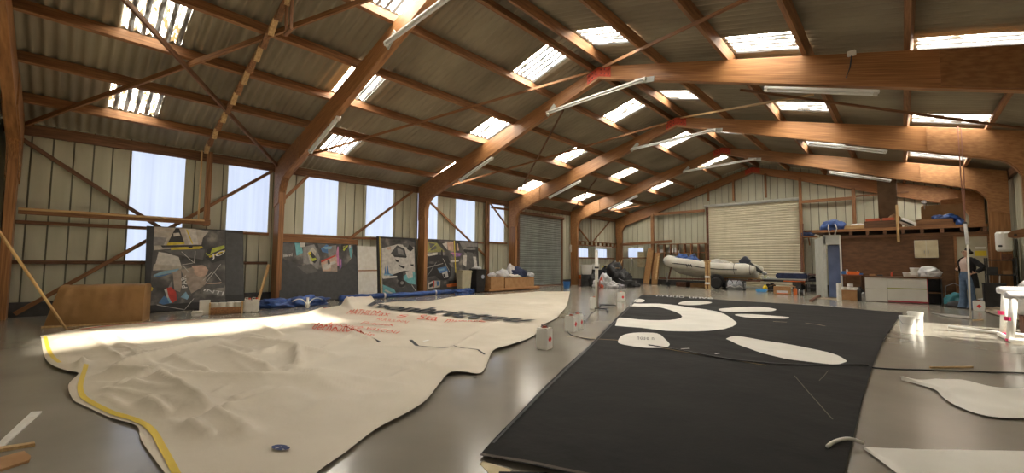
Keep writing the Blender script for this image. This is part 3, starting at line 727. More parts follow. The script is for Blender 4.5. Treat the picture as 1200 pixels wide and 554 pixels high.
# second black sheet and cream corner below the near corner
b = MB(); P = F((585, 548), (640, 549), (760, 600), (600, 640), (575, 580))
s3 = MB().prism([(p.x, p.y, .004) for p in P], (0, 0, .006)).build('folded_black_cloth', SAILB, None); tag(s3, 'corner of another black cloth poking out under the black sail at bottom edge', 'cloth')
P = F((562, 538), (566, 535), (600, 545), (588, 553), (576, 551))
s4 = MB().prism([(p.x, p.y, .001) for p in P], (0, 0, .0025)).build('cream_cloth_corner', mat('cream_cloth', (.66, .56, .34), rough=.7), None); tag(s4, 'small cream cloth corner under the tip of the black sail', 'cloth')
# ---- white cloths at lower right
def cloth(name, front, back, label, amp=.02, m=SAILW2, N=70, M=30, lift=.02):
    A = resample(smooth_line(F(*front)), N); B = resample(smooth_line(F(*back)), N); rows = []
    for i in range(N):
        r = []
        for j in range(M):
            t = j/(M-1); p = A[i].lerp(B[i], t); q = Vector((p.x, p.y, 0))
            k = min(1, min(t, 1-t)*6+.15); p.z = .012 + max(0, k*(lift + amp*noise.noise(q*1.6) + amp*(1-2*abs(noise.noise(Vector((q.x*3.5, q.y*1.4, 3)))))))
            r.append(p)
        rows.append(r)
    o = MB().grid(rows).build(name, m, None, smooth=True); tag(o, label, 'cloth'); return o
cloth('white_cloth', ((1056, 444), (1074, 448), (1096, 455), (1104, 463), (1118, 472), (1140, 481), (1168, 487), (1200, 488), (1260, 489)), ((1056, 444), (1080, 446), (1110, 447), (1138, 447), (1150, 449), (1175, 453), (1200, 453), (1260, 454)), 'rumpled white cloth on floor at right edge, thin tip towards black sail', .03)
cloth('white_cloth', ((1012, 523), (1035, 539), (1060, 557), (1100, 580), (1150, 610), (1260, 640)), ((1012, 523), (1080, 523.5), (1140, 524), (1200, 525), (1260, 525), (1330, 526)), 'flat white cloth with straight edge in the bottom right corner of photo', .008, lift=.006)
# white rope end
def hz(p): return h2(p) if (p.x < 5.4) else 0
rp = smooth_line([Vector((*fl(x, y).xy, z_)) for x, y, z_ in ((970, 531, .045), (978, 526, .05), (990, 522.5, .05), (1000, 523, .05), (1012, 524, .03))], 5)
o = MB().tube(rp, .012, 8).build('rope_end', SAILW2, None, smooth=True); tag(o, 'short white rope tail where black sail meets the corner cloth', 'rope')
# cable over the sail
cb = smooth_line([Vector((*fl(x, y).xy, h2(fl(x, y))+.016 if x < 1022 else .012)) for x, y in ((760, 407), (800, 414), (850, 424), (905, 430), (960, 431.5), (1010, 431), (1022, 431.5), (1050, 433.5), (1085, 434.5), (1130, 436), (1180, 437.5), (1200, 438), (1260, 440))], 6)
o = MB().tube(cb, .010, 6).build('power_cable', BLACKP, None, smooth=True); tag(o, 'long black power cable crossing black sail and floor at right', 'cable')
# ================================================================== along the left wall
def pm(name, c, c2=None, sc=9): return mat('ink_'+name, c, c2 if c2 else tuple(q*.72 for q in c), sc, .5)
INK = dict(black=pm('black', (.022, .02, .02)), char=pm('charcoal', (.065, .065, .065)), dgrey=pm('dgrey', (.12, .115, .11)), grey=pm('grey', (.25, .24, .23)), beige=pm('beige', (.50, .44, .37)), tan=pm('tan', (.40, .32, .26)),
           pale=pm('pale', (.62, .58, .53)), yellow=pm('yellow', (.72, .55, .04)), lime=pm('lime', (.50, .55, .06)), blue=pm('blue', (.08, .20, .42)), sky=pm('sky', (.25, .45, .60)), teal=pm('teal', (.16, .44, .48)), red=pm('red', (.62, .05, .03)),
           pink=pm('pink', (.60, .22, .40)), purple=pm('purple', (.24, .12, .34)), orange=pm('orange', (.72, .20, .05)), white=pm('white', (.82, .80, .78)), peach=pm('peach', (.62, .42, .32)), brown=pm('brownink', (.10, .075, .06)), olive=pm('olive', (.30, .29, .10)))
SMOKE = mat('smoky_print', (.36, .32, .28), (.025, .023, .022), 2.6, .5, c3=(.09, .085, .08), lo=.34, hi=.74)
def board(name, label, tl, tr, zb_l, zb_r, base, draws, words=(), xt=-8.06, xb=-7.80, th=.05, cat='display board', group=None):
    """leaning display board; draws in its own 0..1 coordinates: (ink, polygon)"""
    TL = xw(*tl, xt); TR = xw(*tr, xt); zt = (TL.z + TR.z)/2
    TL = Vector((xt, TL.y, zt)); TR = Vector((xt, TR.y, zt)); BL = Vector((xb, TL.y, .012)); BR = Vector((xb, TR.y, .012))
    t = thing(name, (xb, (TL.y+TR.y)/2, 0), label, cat, group)
    n = (TR-TL).cross(BL-TL).normalized(); n = n if n.x > 0 else -n
    MB().prism([BL, BR, TR, TL], -n*th).build('panel', base, t)
    def P(u, v, off): return TL*(1-u)*v + TR*u*v + BR*u*(1-v) + BL*(1-u)*(1-v) + n*off
    b = MB()
    for k, (ink, poly) in enumerate(draws):
        b.use(INK[ink] if isinstance(ink, str) else ink)
        b.add([P(u, v, .0012 + .0005*k) for u, v in poly], [tuple(range(len(poly)))])
    pic = b.build('printed_picture', None, t)
    for txt, q, ink in words:
        def f(u, v, q=q):
            a, b_, c, d = q; x = a[0]*(1-u)*(1-v)+b_[0]*u*(1-v)+c[0]*u*v+d[0]*(1-u)*v; y = a[1]*(1-u)*(1-v)+b_[1]*u*(1-v)+c[1]*u*v+d[1]*(1-u)*v
            return P(x, y, .0012 + .0005*(len(draws)+2))
        text_mesh(txt, f, 'printed_lettering', INK[ink], pic, thick=.01)
    return t, P
def cv(x0, y0, x1, y1):
    def f(*pts): return [((x-x0)/(x1-x0), 1-(y-y0)/(y1-y0)) for x, y in pts]
    return f
def line(c, p, q, w):
    (x0, y0), (x1, y1) = p, q; L = math.hypot(x1-x0, y1-y0); nx, ny = -(y1-y0)/L*w/2, (x1-x0)/L*w/2
    return c((x0+nx, y0+ny), (x1+nx, y1+ny), (x1-nx, y1-ny), (x0-nx, y0-ny))
c = cv(25, 45, 525, 510)
def oval(cx, cy, rx, ry, n=16, rot=0):
    return [(cx + rx*math.cos(2*PI*k/n)*math.cos(rot) - ry*math.sin(2*PI*k/n)*math.sin(rot), cy + rx*math.cos(2*PI*k/n)*math.sin(rot) + ry*math.sin(2*PI*k/n)*math.cos(rot)) for k in range(n)]
D1 = [(SMOKE, c((58, 47), (420, 52), (420, 470), (48, 475))), ('beige', c((60, 48), (250, 48), (330, 60), (300, 100), (290, 150), (60, 180))), ('grey', c((60, 105), (120, 108), (105, 150), (60, 155))),
      ('pale', c((205, 50), (262, 50), (275, 140), (228, 142))), ('black', c((160, 50), (178, 50), (207, 140), (118, 152))), ('yellow', c((125, 135), (205, 130), (207, 141), (118, 152))), ('pale', c((150, 80), (178, 76), (184, 92), (152, 100))),
      ('yellow', c((140, 158), (290, 146), (300, 156), (280, 168), (140, 176))), ('black', c((90, 152), (300, 142), (298, 150), (150, 162), (100, 164))), ('yellow', line(c, (215, 55), (246, 138), 6)), ('black', c((222, 150), (250, 150), (244, 162), (226, 163))), ('dgrey', c((100, 178), (310, 170), (300, 230), (220, 215), (130, 190))),
      ('pale', c((82, 188), (120, 195), (178, 215), (192, 268), (150, 280), (66, 274))), ('beige', c((62, 255), (195, 268), (190, 285), (58, 290))), ('sky', c((62, 315), (100, 296), (182, 280), (170, 296), (110, 312), (62, 325))), ('blue', c((70, 322), (150, 305), (120, 318), (80, 328))),
      ('tan', c((150, 300), (260, 270), (320, 330), (310, 380), (230, 430), (160, 400))), ('peach', c(*oval(290, 295, 36, 34))), ('peach', c((240, 265), (300, 262), (330, 290), (310, 300), (262, 300))),
      ('lime', c((312, 195), (340, 165), (415, 140), (418, 158), (350, 190), (330, 208))), ('black', c((310, 215), (418, 160), (418, 225), (350, 250))), ('black', c((320, 170), (352, 150), (338, 196), (322, 200))), ('yellow', c((330, 208), (420, 170), (420, 178), (335, 218))),
      ('dgrey', c((190, 290), (245, 430), (225, 450), (180, 440), (195, 380))), ('sky', c((215, 410), (232, 440), (222, 455), (190, 440))), ('grey', c((150, 340), (150, 470), (122, 405))), ('red', c((122, 388), (145, 382), (168, 410), (172, 455), (150, 470), (128, 440))), ('blue', c((88, 465), (112, 428), (128, 440), (148, 468), (110, 476))), ('sky', c((120, 425), (132, 432), (150, 468), (138, 470))), ('pale', c((112, 395), (124, 390), (134, 440), (126, 440))),
      ('yellow', c((50, 375), (62, 385), (58, 400), (48, 402))), ('grey', c((310, 400), (410, 420), (412, 442), (300, 425))), ('dgrey', c((300, 380), (415, 370), (412, 395), (320, 400))), ('black', c((50, 476), (420, 470), (420, 508), (45, 508))), ('peach', c((300, 372), (400, 362), (390, 372))),
      ('char', c((424, 60), (522, 66), (522, 440), (420, 440)))] + \
     [('pale', line(c, a, b_, 3)) for a, b_ in (((190, 185), (255, 250)), ((260, 180), (255, 250)), ((200, 265), (230, 305)), ((310, 370), (395, 255)), ((355, 300), (395, 355)), ((80, 475), (210, 510)), ((210, 510), (255, 450)), ((300, 350), (350, 300)), ((195, 260), (248, 250)))]
board('display_board', 'largest dark display board with sailing photos, leaning on wall left of nearest post', (172, 266), (285, 269), 0, 0, INK['black'], D1,
      [('PAR', (c((222, 390))[0], c((214, 318))[0], c((190, 330))[0], c((196, 392))[0]), 'white'), ('INTI', (c((302, 410))[0], c((405, 442))[0], c((412, 420))[0], c((310, 398))[0]), 'white'), ('JO', (c((345, 235))[0], c((415, 200))[0], c((418, 168))[0], c((340, 200))[0]), 'white')], xt=-8.0, xb=-7.55)
c = cv(40, 80, 540, 470)
D2 = [('char', c((42, 82), (538, 82), (538, 468), (42, 468))), (SMOKE, c((45, 82), (530, 82), (500, 180), (440, 250), (380, 285), (200, 240), (60, 190))), ('dgrey', c((45, 90), (130, 90), (120, 150), (50, 160))), ('teal', c((130, 85), (170, 85), (178, 150), (140, 170))), ('pale', c((160, 82), (195, 82), (190, 110), (165, 112))),
      ('grey', c((180, 110), (250, 90), (285, 180), (270, 260), (180, 215))), ('beige', c((205, 150), (240, 110), (262, 140), (230, 250))), ('black', c((212, 150), (232, 138), (270, 195), (250, 220), (232, 205))), ('yellow', c((210, 148), (225, 140), (230, 155), (216, 166))), ('lime', c((234, 186), (258, 180), (262, 196), (242, 204))), ('lime', c((218, 168), (226, 164), (242, 204), (234, 206))),
      ('dgrey', c((140, 240), (230, 220), (270, 275), (200, 290))), ('blue', c((285, 100), (330, 88), (372, 110), (340, 150), (300, 140))), ('dgrey', c((270, 85), (330, 85), (310, 105), (280, 120))), ('grey', c((335, 100), (395, 90), (395, 150), (340, 170))), ('peach', c((290, 215), (390, 155), (398, 200), (396, 275), (300, 272))), ('pale', c((300, 230), (385, 200), (390, 225), (330, 262), (302, 262))), ('tan', c((355, 230), (396, 215), (396, 270), (352, 274))), ('red', c((290, 200), (390, 158), (388, 168), (292, 214))), ('brown', c((330, 200), (345, 192), (350, 222), (335, 226))),
      ('pink', c((392, 150), (402, 100), (410, 100), (408, 235), (398, 235))), ('purple', c((410, 180), (428, 190), (428, 240), (412, 270))), ('pink', c((412, 195), (424, 190), (422, 230), (414, 232))), ('black', c((428, 85), (478, 82), (460, 130), (435, 128))), ('lime', c((438, 120), (470, 88), (478, 92), (446, 132))), ('olive', c((440, 96), (460, 92), (440, 112))), ('teal', c((480, 95), (508, 95), (500, 185), (488, 170))), ('pale', c((482, 88), (496, 86), (494, 110), (484, 112))), ('black', c((508, 85), (538, 85), (538, 180), (512, 150))), ('sky', c((300, 108), (365, 100), (360, 118), (320, 122)))]
board('display_board', 'display board with sailing photos above and plain dark lower half, beside nearest post', (327, 284), (418, 285.5), 0, 0, INK['black'], D2, [('XW', (c((62, 180))[0], c((86, 180))[0], c((88, 162))[0], c((62, 166))[0]), 'white'), ('ml', (c((89, 178))[0], c((114, 173))[0], c((114, 153))[0], c((90, 160))[0]), 'pale')])
c = cv(75, 45, 400, 525)
D3 = [('pale', c((110, 60), (330, 75), (385, 110), (385, 330), (290, 320), (110, 380))), (SMOKE, c((110, 60), (330, 60), (390, 85), (385, 120), (250, 100), (110, 140))), ('char', c((180, 180), (235, 110), (300, 140), (315, 205), (260, 200), (200, 195))), ('grey', c((235, 130), (285, 150), (290, 190), (240, 180))), ('black', c((200, 195), (318, 200), (310, 214), (210, 208))), ('black', c((330, 95), (385, 130), (350, 160), (320, 140))), ('dgrey', c((280, 90), (340, 95), (330, 130), (290, 120))), ('peach', c((150, 130), (185, 128), (180, 150), (152, 150))),
      ('black', c((215, 225), (250, 240), (240, 252), (222, 246))), ('black', c((240, 270), (300, 290), (285, 305), (250, 285))), ('black', c((345, 268), (375, 268), (372, 282), (350, 280))), ('blue', c((125, 350), (135, 275), (142, 350))), ('blue', c((142, 352), (152, 262), (162, 340), (190, 352))), ('sky', c((120, 345), (195, 350), (190, 358), (122, 358))), ('pale', c((110, 365), (235, 362), (225, 378), (112, 385))),
      (SMOKE, c((110, 385), (240, 375), (260, 330), (300, 320), (385, 340), (385, 518), (110, 518))), ('teal', c((280, 370), (320, 340), (385, 330), (385, 440), (330, 430), (290, 400))), ('pale', c((300, 330), (360, 320), (365, 380), (320, 388))), ('black', c(*oval(265, 425, 34, 32))), ('grey', c(*oval(268, 422, 14, 14))), ('teal', c((110, 430), (200, 470), (225, 520), (110, 520))), ('pale', c((130, 470), (190, 500), (180, 508), (120, 480))), ('pale', c((110, 500), (160, 505), (150, 520), (110, 520))), ('char', c((230, 470), (385, 440), (385, 518), (235, 518))), ('black', c((225, 360), (280, 330), (275, 390), (235, 400))), ('pale', line(c, (350, 440), (390, 500), 4)),
      ('yellow', c((89, 48), (97, 48), (100, 520), (92, 520))), ('beige', c((98, 60), (106, 60), (108, 518), (101, 518)))]
board('display_board', 'tall pale and teal display board just left of the second post', (442, 277), (487, 279), 0, 0, INK['black'], D3, [], xb=-7.86)
c = cv(465, 65, 905, 500)
D4 = [(SMOKE, c((468, 66), (900, 78), (902, 498), (468, 498))), ('olive', c((475, 85), (560, 95), (620, 165), (475, 175))), ('dgrey', c((500, 100), (540, 105), (560, 140), (510, 160))), ('lime', line(c, (485, 170), (560, 100), 4)), ('pale', c((600, 100), (640, 85), (640, 150))), ('peach', c((640, 90), (690, 75), (690, 160), (645, 150))), ('purple', c((665, 165), (760, 175), (740, 200), (690, 205))), ('pink', c((665, 168), (745, 178), (740, 186), (672, 182))), ('brown', c((705, 80), (745, 150), (705, 155))), ('peach', c((718, 95), (728, 92), (735, 150), (722, 152))),
      ('black', c(*oval(825, 150, 52, 24))), ('grey', c(*oval(825, 134, 56, 8))), ('dgrey', c((800, 160), (850, 165), (880, 320), (790, 310))), ('pale', c((770, 190), (800, 190), (790, 290), (765, 270))), ('pale', c((855, 200), (880, 200), (890, 300), (862, 300))), ('grey', c((740, 80), (900, 80), (900, 110), (760, 120))), ('black', c((470, 200), (560, 190), (640, 200), (660, 260), (560, 240), (475, 250))), ('pale', c((480, 190), (560, 170), (560, 190), (490, 205))), ('black', c((590, 150), (600, 150), (604, 210), (586, 210))),
      ('black', c(*oval(600, 320, 70, 80))), ('blue', c((555, 300), (625, 285), (640, 330), (575, 340))), ('sky', c((560, 310), (610, 300), (612, 316), (566, 322))), ('pale', c((590, 340), (630, 320), (640, 375), (605, 380))), ('black', c((596, 350), (612, 345), (618, 372), (604, 374))), ('dgrey', c((660, 300), (730, 290), (735, 400), (665, 380))), ('black', c((475, 260), (545, 265), (540, 360), (475, 370))), ('grey', line(c, (480, 360), (550, 250), 4)), ('pale', line(c, (600, 220), (650, 330), 3)), ('pale', line(c, (470, 300), (600, 260), 3)),
      ('pale', c((480, 420), (520, 398), (575, 400), (570, 450), (480, 462))), ('red', c((520, 400), (530, 398), (528, 450), (520, 452))), ('black', c((490, 430), (520, 415), (515, 445), (492, 450))), ('blue', c((545, 402), (566, 405), (560, 440), (548, 440))), ('orange', c((622, 432), (740, 420), (742, 446), (625, 455))), ('black', c((640, 405), (735, 395), (738, 420), (640, 428))), ('char', c((580, 455), (745, 450), (745, 498), (582, 498))), ('pale', c((660, 235), (730, 230), (728, 245), (662, 252))), ('yellow', c((692, 70), (700, 70), (702, 340), (695, 340)))]
board('display_board', 'wide grey photo display board right of second post, behind the wheeled bins', (497, 280.5), (560, 282), 0, 0, INK['black'], D4, [], xb=-7.88)
# white panels between the boards
TL = xw(418, 288, -8.06); TR = xw(441.5, 288.5, -8.06)
t = thing('white_board', (-7.85, (TL.y+TR.y)/2, 0), 'plain white panel with brown middle strip, standing between two display boards', 'panel')
MB().prism([(-7.86, TL.y+.03, .012), (-7.86, TR.y-.02, .012), (-8.06, TR.y-.02, TL.z), (-8.06, TL.y+.03, TL.z)], (-.035, 0, 0)).build('sheet', OFFW, t)
MB().prism([(-7.945, TL.y+.03, .93), (-7.945, TR.y-.02, .93), (-7.955, TR.y-.02, .97), (-7.955, TL.y+.03, .97)], (-.02, 0, 0)).build('middle_strip', TIMB, t)
# leaning sticks
def stick(p0, p1, r, m, name, label, cat='stick'):
    o = timber(name, p0, p1, r*2, r*2, m, None, bevel=.004); tag(o, label, cat); return o
stick((-7.35, -.62, .0), xw(315, 310, -8.0), .03, LTIMB, 'timber_batten', 'short pale batten leaning on wall just left of nearest post')
a = fl(78, 386); b_ = yw(5, 280, -4.95)
stick(a, a + (b_-a)*1.15, .015, LTIMB, 'long_pole', 'long pale pole slanting up from floor to the left edge of photo', 'pole')
# brown tarp over a low stack
t = thing('tarped_stack', (-5.95, -3.85, 0), 'low stack wrapped in brown tarpaulin beside the largest display board', 'tarpaulin stack')
P0 = fl(50, 384); P1 = fl(166, 378); rows = []
dy = (P1-P0).normalized(); dn = Vector((-dy.y, dy.x, 0)); dn = dn if dn.x < 0 else -dn
L = (P1-P0).length; prof = [(0, 0), (.02, .2), (.05, .45), (.09, .70), (.14, .765), (.35, .78), (.6, .76), (.68, .70), (.70, .3), (.72, 0)]
for i in range(41):
    u = i/40; r = []
    for k, (d, z) in enumerate(prof):
        sh = .22*z*(1-u)*(1 if u < .5 else .6) if u < .9 else 0
        q = P0 + dy*(L*u) + dn*d
        q = q + dy*(z/.78)*(.16*(1-u)**2)
        w_ = noise.noise(Vector((u*5, k*.8, 3)))*.05 + .03*noise.noise(Vector((u*14, k*1.7, 1)))
        r.append((q.x + w_*.6 + (.10*(1-abs(noise.noise(Vector((u*3+z*1.5, 2, 7)))*3)) if 0 < z < .7 else 0)*.5, q.y, z + (w_*.5 if z > .5 else 0)))
    rows.append(r)
MB().grid(rows).build('tarpaulin', BROWNT, t, smooth=True, sub=1)
e = [rows[0][k] for k in range(10)]; f_ = [rows[-1][k] for k in range(10)]
MB().add(e, [tuple(range(10))]).add(f_, [tuple(range(10))[::-1]]).build('tarp_end', BROWNT, t)
MB().prism([P0 + Vector((.04, -.02, 0)), P1 + Vector((.04, 0, 0)), P1 + Vector((.04, 0, .03)), P0 + Vector((.04, -.02, .03))], (-.04, 0, 0)).build('pale_batten', LTIMB, t)
# crate of paint pots and jugs
B0 = fl(247, 369); B1 = fl(285, 367)
dy = (B1-B0).normalized(); a0 = math.atan2(dy.y, dy.x); L = (B1-B0).length; M = Rz(a0); mid = (B0+B1)/2 + Vector((-.12, 0, 0))
t = thing('wooden_crate', mid, 'low wooden crate of white pots in front of largest display board', 'crate')
for s in (-1, 1):
    MB().rbox(mid + M @ Vector((0, s*.13, .10)), (L, .018, .14), .004, M).build('side_slat', TIMB, t)
    MB().rbox(mid + M @ Vector((s*L/2, 0, .14)), (.03, .28, .28), .004, M).build('end_board', LTIMB, t)
MB().box(mid + M @ Vector((0, 0, .02)), (L, .26, .03), M).build('bottom', TIMB, t)
for k in range(4):
    p = mid + M @ Vector((-L/2 + L*(k+.5)/4.05, 0, .035))
    o = MB().lathe(p, [(.075, 0), (.085, .02), (.085, .20), (.088, .205), (.088, .235), (.07, .24)], 16).build('paint_pot', OFFW, None)
    tag(o, 'white pot in the wooden crate, %s from the left' % ('first', 'second', 'third', 'fourth')[k], 'pot', 'pots in the crate')
for k, (x, y, w_, h_, m, lb) in enumerate(((240.5, 369.5, .14, .33, OFFW, 'tall off-white tub left of the wooden crate'), (232, 371, .30, .10, OFFW, 'low off-white tray at the left end of the crate row'))):
    p = fl(x, y) + Vector((-.1, 0, 0)); t = thing('tub', p, lb, 'tub')
    MB().rbox(p + Vector((0, 0, h_/2)), (.2, w_, h_), .02, M).build('body', m, t); MB().rbox(p + Vector((0, 0, h_)), (.21, w_+.015, .025), .008, M).build('lid', m, t)
for k, (x, y, w_) in enumerate(((291.5, 366.5, .20), (300, 366, .15))):
    p = fl(x, y) + Vector((-.1, 0, 0)); t = thing('jerrycan', p, ('wider white jerrycan right of the wooden crate', 'slim white jerrycan nearest to the pale leaning batten')[k], 'jerrycan')
    MB().rbox(p + Vector((0, 0, .16)), (.18, w_, .32), .03, M).build('body', OFFW, t)
    MB().lathe(p + Vector((0, .03, .315)), [(.028, 0), (.028, .04)], 12).build('cap', REDT, t)
    MB().tube([p + Vector((0, -.07, .315)), p + Vector((0, -.06, .36)), p + Vector((0, .0, .36)), p + Vector((0, .0, .315))], .011, 6).build('handle', OFFW, t)
# blue tarpaulin roll along the wall base, with a crumpled heap at its near end
pts = [xw(x, y, X) for x, y, X in ((398, 352, -7.25), (430, 350, -7.28), (470, 347, -7.3), (505, 345.5, -7.25), (530, 343, -7.3), (556, 342, -7.35))]
pts = smooth_line([Vector((p.x, p.y, .10 + .01*math.sin(i*2.1))) for i, p in enumerate(pts)], 6)
t = thing('tarpaulin_roll', pts[0], 'long rolled blue tarpaulin lying at the foot of the display boards', 'tarpaulin')
b = MB(); b.tube(pts, [.085 + .014*math.sin(i*1.7) for i in range(len(pts))], 14); b.build('roll', BLUET, t, smooth=True)
for k in (9, 19, 26): MB().tube([pts[k] - Vector((0, .03, 0)), pts[k] + Vector((0, .03, 0))], .105, 14).build('tie', BAGW, t)
for k, (x, y, sx, sy, h_, lb) in enumerate(((330, 361, .30, .42, .22, 'crumpled blue tarpaulin heap at the foot of nearest post'), (365, 358.5, .30, .50, .26, 'crumpled blue tarpaulin heap below the board with dark lower half'), (543, 345, .22, .36, .24, 'folded blue tarpaulin at the far end of the long roll'))):
    p = fl(x, y) + Vector((-.30 if k < 2 else 0, 0, 0)); p.x = max(p.x, -7.35)
    tag(MB().blob((p.x, p.y, 0), (sx, sy, h_), 20+k, .45, 2.2, 4).build('tarpaulin_heap', BLUET, None, smooth=True), lb, 'tarpaulin')
p = fl(362, 362); t = thing('white_straps', (p.x-.15, p.y, .18), 'white straps splayed like wings over the blue tarpaulin heap', 'straps')
for s in (-1, 1):
    b = MB(); L_ = [Vector((p.x-.10, p.y + s*d, z)) for d, z in ((.02, .06), (.05, .16), (.14, .25), (.26, .27), (.38, .22))]
    b.tube(smooth_line(L_, 4), .04, 8, flat=.3).build('strap', SAILW2, t, smooth=True)
b = MB(); b.tube([Vector((p.x-.08, p.y, .02)), Vector((p.x-.1, p.y, .14)), Vector((p.x-.12, p.y+.01, .30))], .035, 8).build('strap_knot', SAILW2, t, smooth=True)
# wheeled bins
def bin_(x, Y0_, X, w, d, h, m, label, wheels):
    q = xw(x, 330, X); p = Vector((X, q.y, 0)); t = thing('wheeled_bin', p, label, 'bin')
    b = MB(); bm = bmesh.new(); bmesh.ops.create_cube(bm, size=1)
    for v in bm.verts:
        k = .82 if v.co.z < 0 else 1
        v.co = Vector((v.co.x*d*k, v.co.y*w*k, v.co.z*(h-.1) + (h-.1)/2 + .03))
    bmesh.ops.bevel(bm, geom=bm.edges[:], offset=.02, segments=2, affect='EDGES'); b.bm(bm, None, p).build('body', m, t)
    MB().rbox(p + Vector((.01, 0, h-.06)), (d+.05, w+.05, .035), .012).build('rim', m, t)
    MB().rbox(p + Vector((.02, 0, h-.02)), (d+.02, w+.02, .05), .022).build('lid', m, t)
    MB().tube([p + Vector((-d/2-.03, -w*.4, h-.06)), p + Vector((-d/2-.03, w*.4, h-.06))], .016, 8).build('handle', m, t)
    for s in (-1, 1):
        MB().lathe(p + Vector((-d*.36, s*w*.46, .1)), [(.10, -.02), (.10, .02), (.05, .03)], 14, Rx(PI/2*s)).build('wheel', RUBB, t)
    return t, p
bin_(543.5, 0, -7.42, .52, .42, .93, mat('beige_bin', (.50, .46, .32), (.44, .40, .27), 5, .5), 'beige wheeled bin in front of the wide grey display board', 1)
t, p = bin_(559.5, 0, -7.38, .56, .5, .97, BLACKP, 'black wheeled bin with pale round emblem, beside the beige bin', 1)
EMB = mat('pale_emblem', (.45, .55, .65), rough=.5)
MB().lathe(p + Vector((.245, .08, .66)), [(.085, 0), (.085, .004)], 18, Ry(PI/2)).build('round_emblem', EMB, t)
tag(MB().blob((-7.5, p.y+.05, .975), (.16, .2, .10), 33, .5, 2.5, 3).build('white_rag', BAGW, None, smooth=True), 'white rag lying on the lid of the black wheeled bin', 'rag')
# cardboard stack
ya = xw(573, 330, -7.15).y; yb = xw(624, 330, -7.15).y
tag(MB().rbox((-7.35, (ya+yb)/2+.1, .09), (.75, yb-ya+.5, .10), .01).build('timber_slab', mat('slab_wood', (.48, .24, .10), (.36, .16, .06), 4, .6, (6, .6, 6)), None), 'flat orange-brown timber slab under the cardboard boxes', 'slab')
def carton(c, s, label, rot=0, flaps=True, z0=None):
    t = thing('cardboard_box', (c[0], c[1], c[2]-s[2]/2), label, 'box'); M = Rz(rot); c = Vector(c)
    for k, (o, q) in enumerate((((s[0]/2-.006, 0, 0), (.012, s[1], s[2])), ((-s[0]/2+.006, 0, 0), (.012, s[1], s[2])), ((0, s[1]/2-.006, 0), (s[0]-.024, .012, s[2])), ((0, -s[1]/2+.006, 0), (s[0]-.024, .012, s[2])), ((0, 0, -s[2]/2+.006), (s[0]-.024, s[1]-.024, .012)))):
        MB().box(c + M @ Vector(o), q, M).build('side' if k < 4 else 'bottom', CARD, t)
    if flaps:
        for s_ in (-1, 1):
            R = M @ Matrix.Rotation(s_*math.radians(52), 3, 'Y')
            MB().box(c + M @ Vector((s_*(s[0]/2+s[0]*.12), 0, s[2]/2-s[0]*.18)), (.42*s[0], s[1]*.96, .008), R).build('flap', CARD, t)
    MB().box(c + M @ Vector((0, 0, s[2]/2-.06)), (s[0]-.03, s[1]-.03, .02), M).build('contents', CARD, t)
    return t
carton((-7.35, ya+.42, .40), (.6, .80, .52), 'cardboard box nearest to the black wheeled bin', 0, False)
carton((-7.33, (ya+.85+yb)/2, .36), (.6, yb-ya-.9, .44), 'long cardboard box in front of dark roller door, bags on top', 0, False)
yb_ = (ya+.85+yb)/2
for k, (dx, y, sx, sy, h_, m, lb, zz) in enumerate(((.12, ya+.25, .14, .18, .16, BAGW, 'white plastic bag on the cardboard box by the black bin', .655), (.05, ya+.95, .24, .26, .34, BAGW, 'white plastic bag sagging over the seam between the cardboard boxes', .60), (0, yb_-.1, .24, .5, .16, SAILW2, 'pale folded cloth on the long cardboard box', .585), (.0, yb-.85, .26, .42, .46, NAVY, 'dark navy bag topmost on the long cardboard box', .585), (-.1, ya+1.65, .14, .2, .46, BAGW, 'white crumpled paper on the middle of long cardboard box', .70), (.15, yb-.12, .14, .18, .22, BAGW, 'white plastic bag at the far end of the long cardboard box', .585))):
    tag(MB().blob((-7.33+dx, y, zz), (sx, sy, h_), 40+k, .45, 2.0, 3).build('bag', m, None, smooth=True), lb, 'bag')
# strips on the floor at bottom left
def flat(name, pts, h, m, label, cat):
    P = [fl(*p) for p in pts]; o = MB().prism([(p.x, p.y, .002) for p in P], (0, 0, h)).build(name, m, None); return tag(o, label, cat)
flat('white_strip', ((-40, 556), (37, 484), (49, 483.5), (-10, 537)), .012, OFFW, 'white board strip on bare floor at bottom left', 'strip')
flat('thin_batten', ((-30, 531), (40, 521), (41, 523), (-30, 535)), .02, LTIMB, 'thin batten on floor between white strip and brown card', 'batten')
flat('brown_card', ((-40, 549), (28, 531), (36, 537), (34, 542), (-40, 566)), .015, CARD, 'piece of brown card on floor in the bottom left corner', 'card')
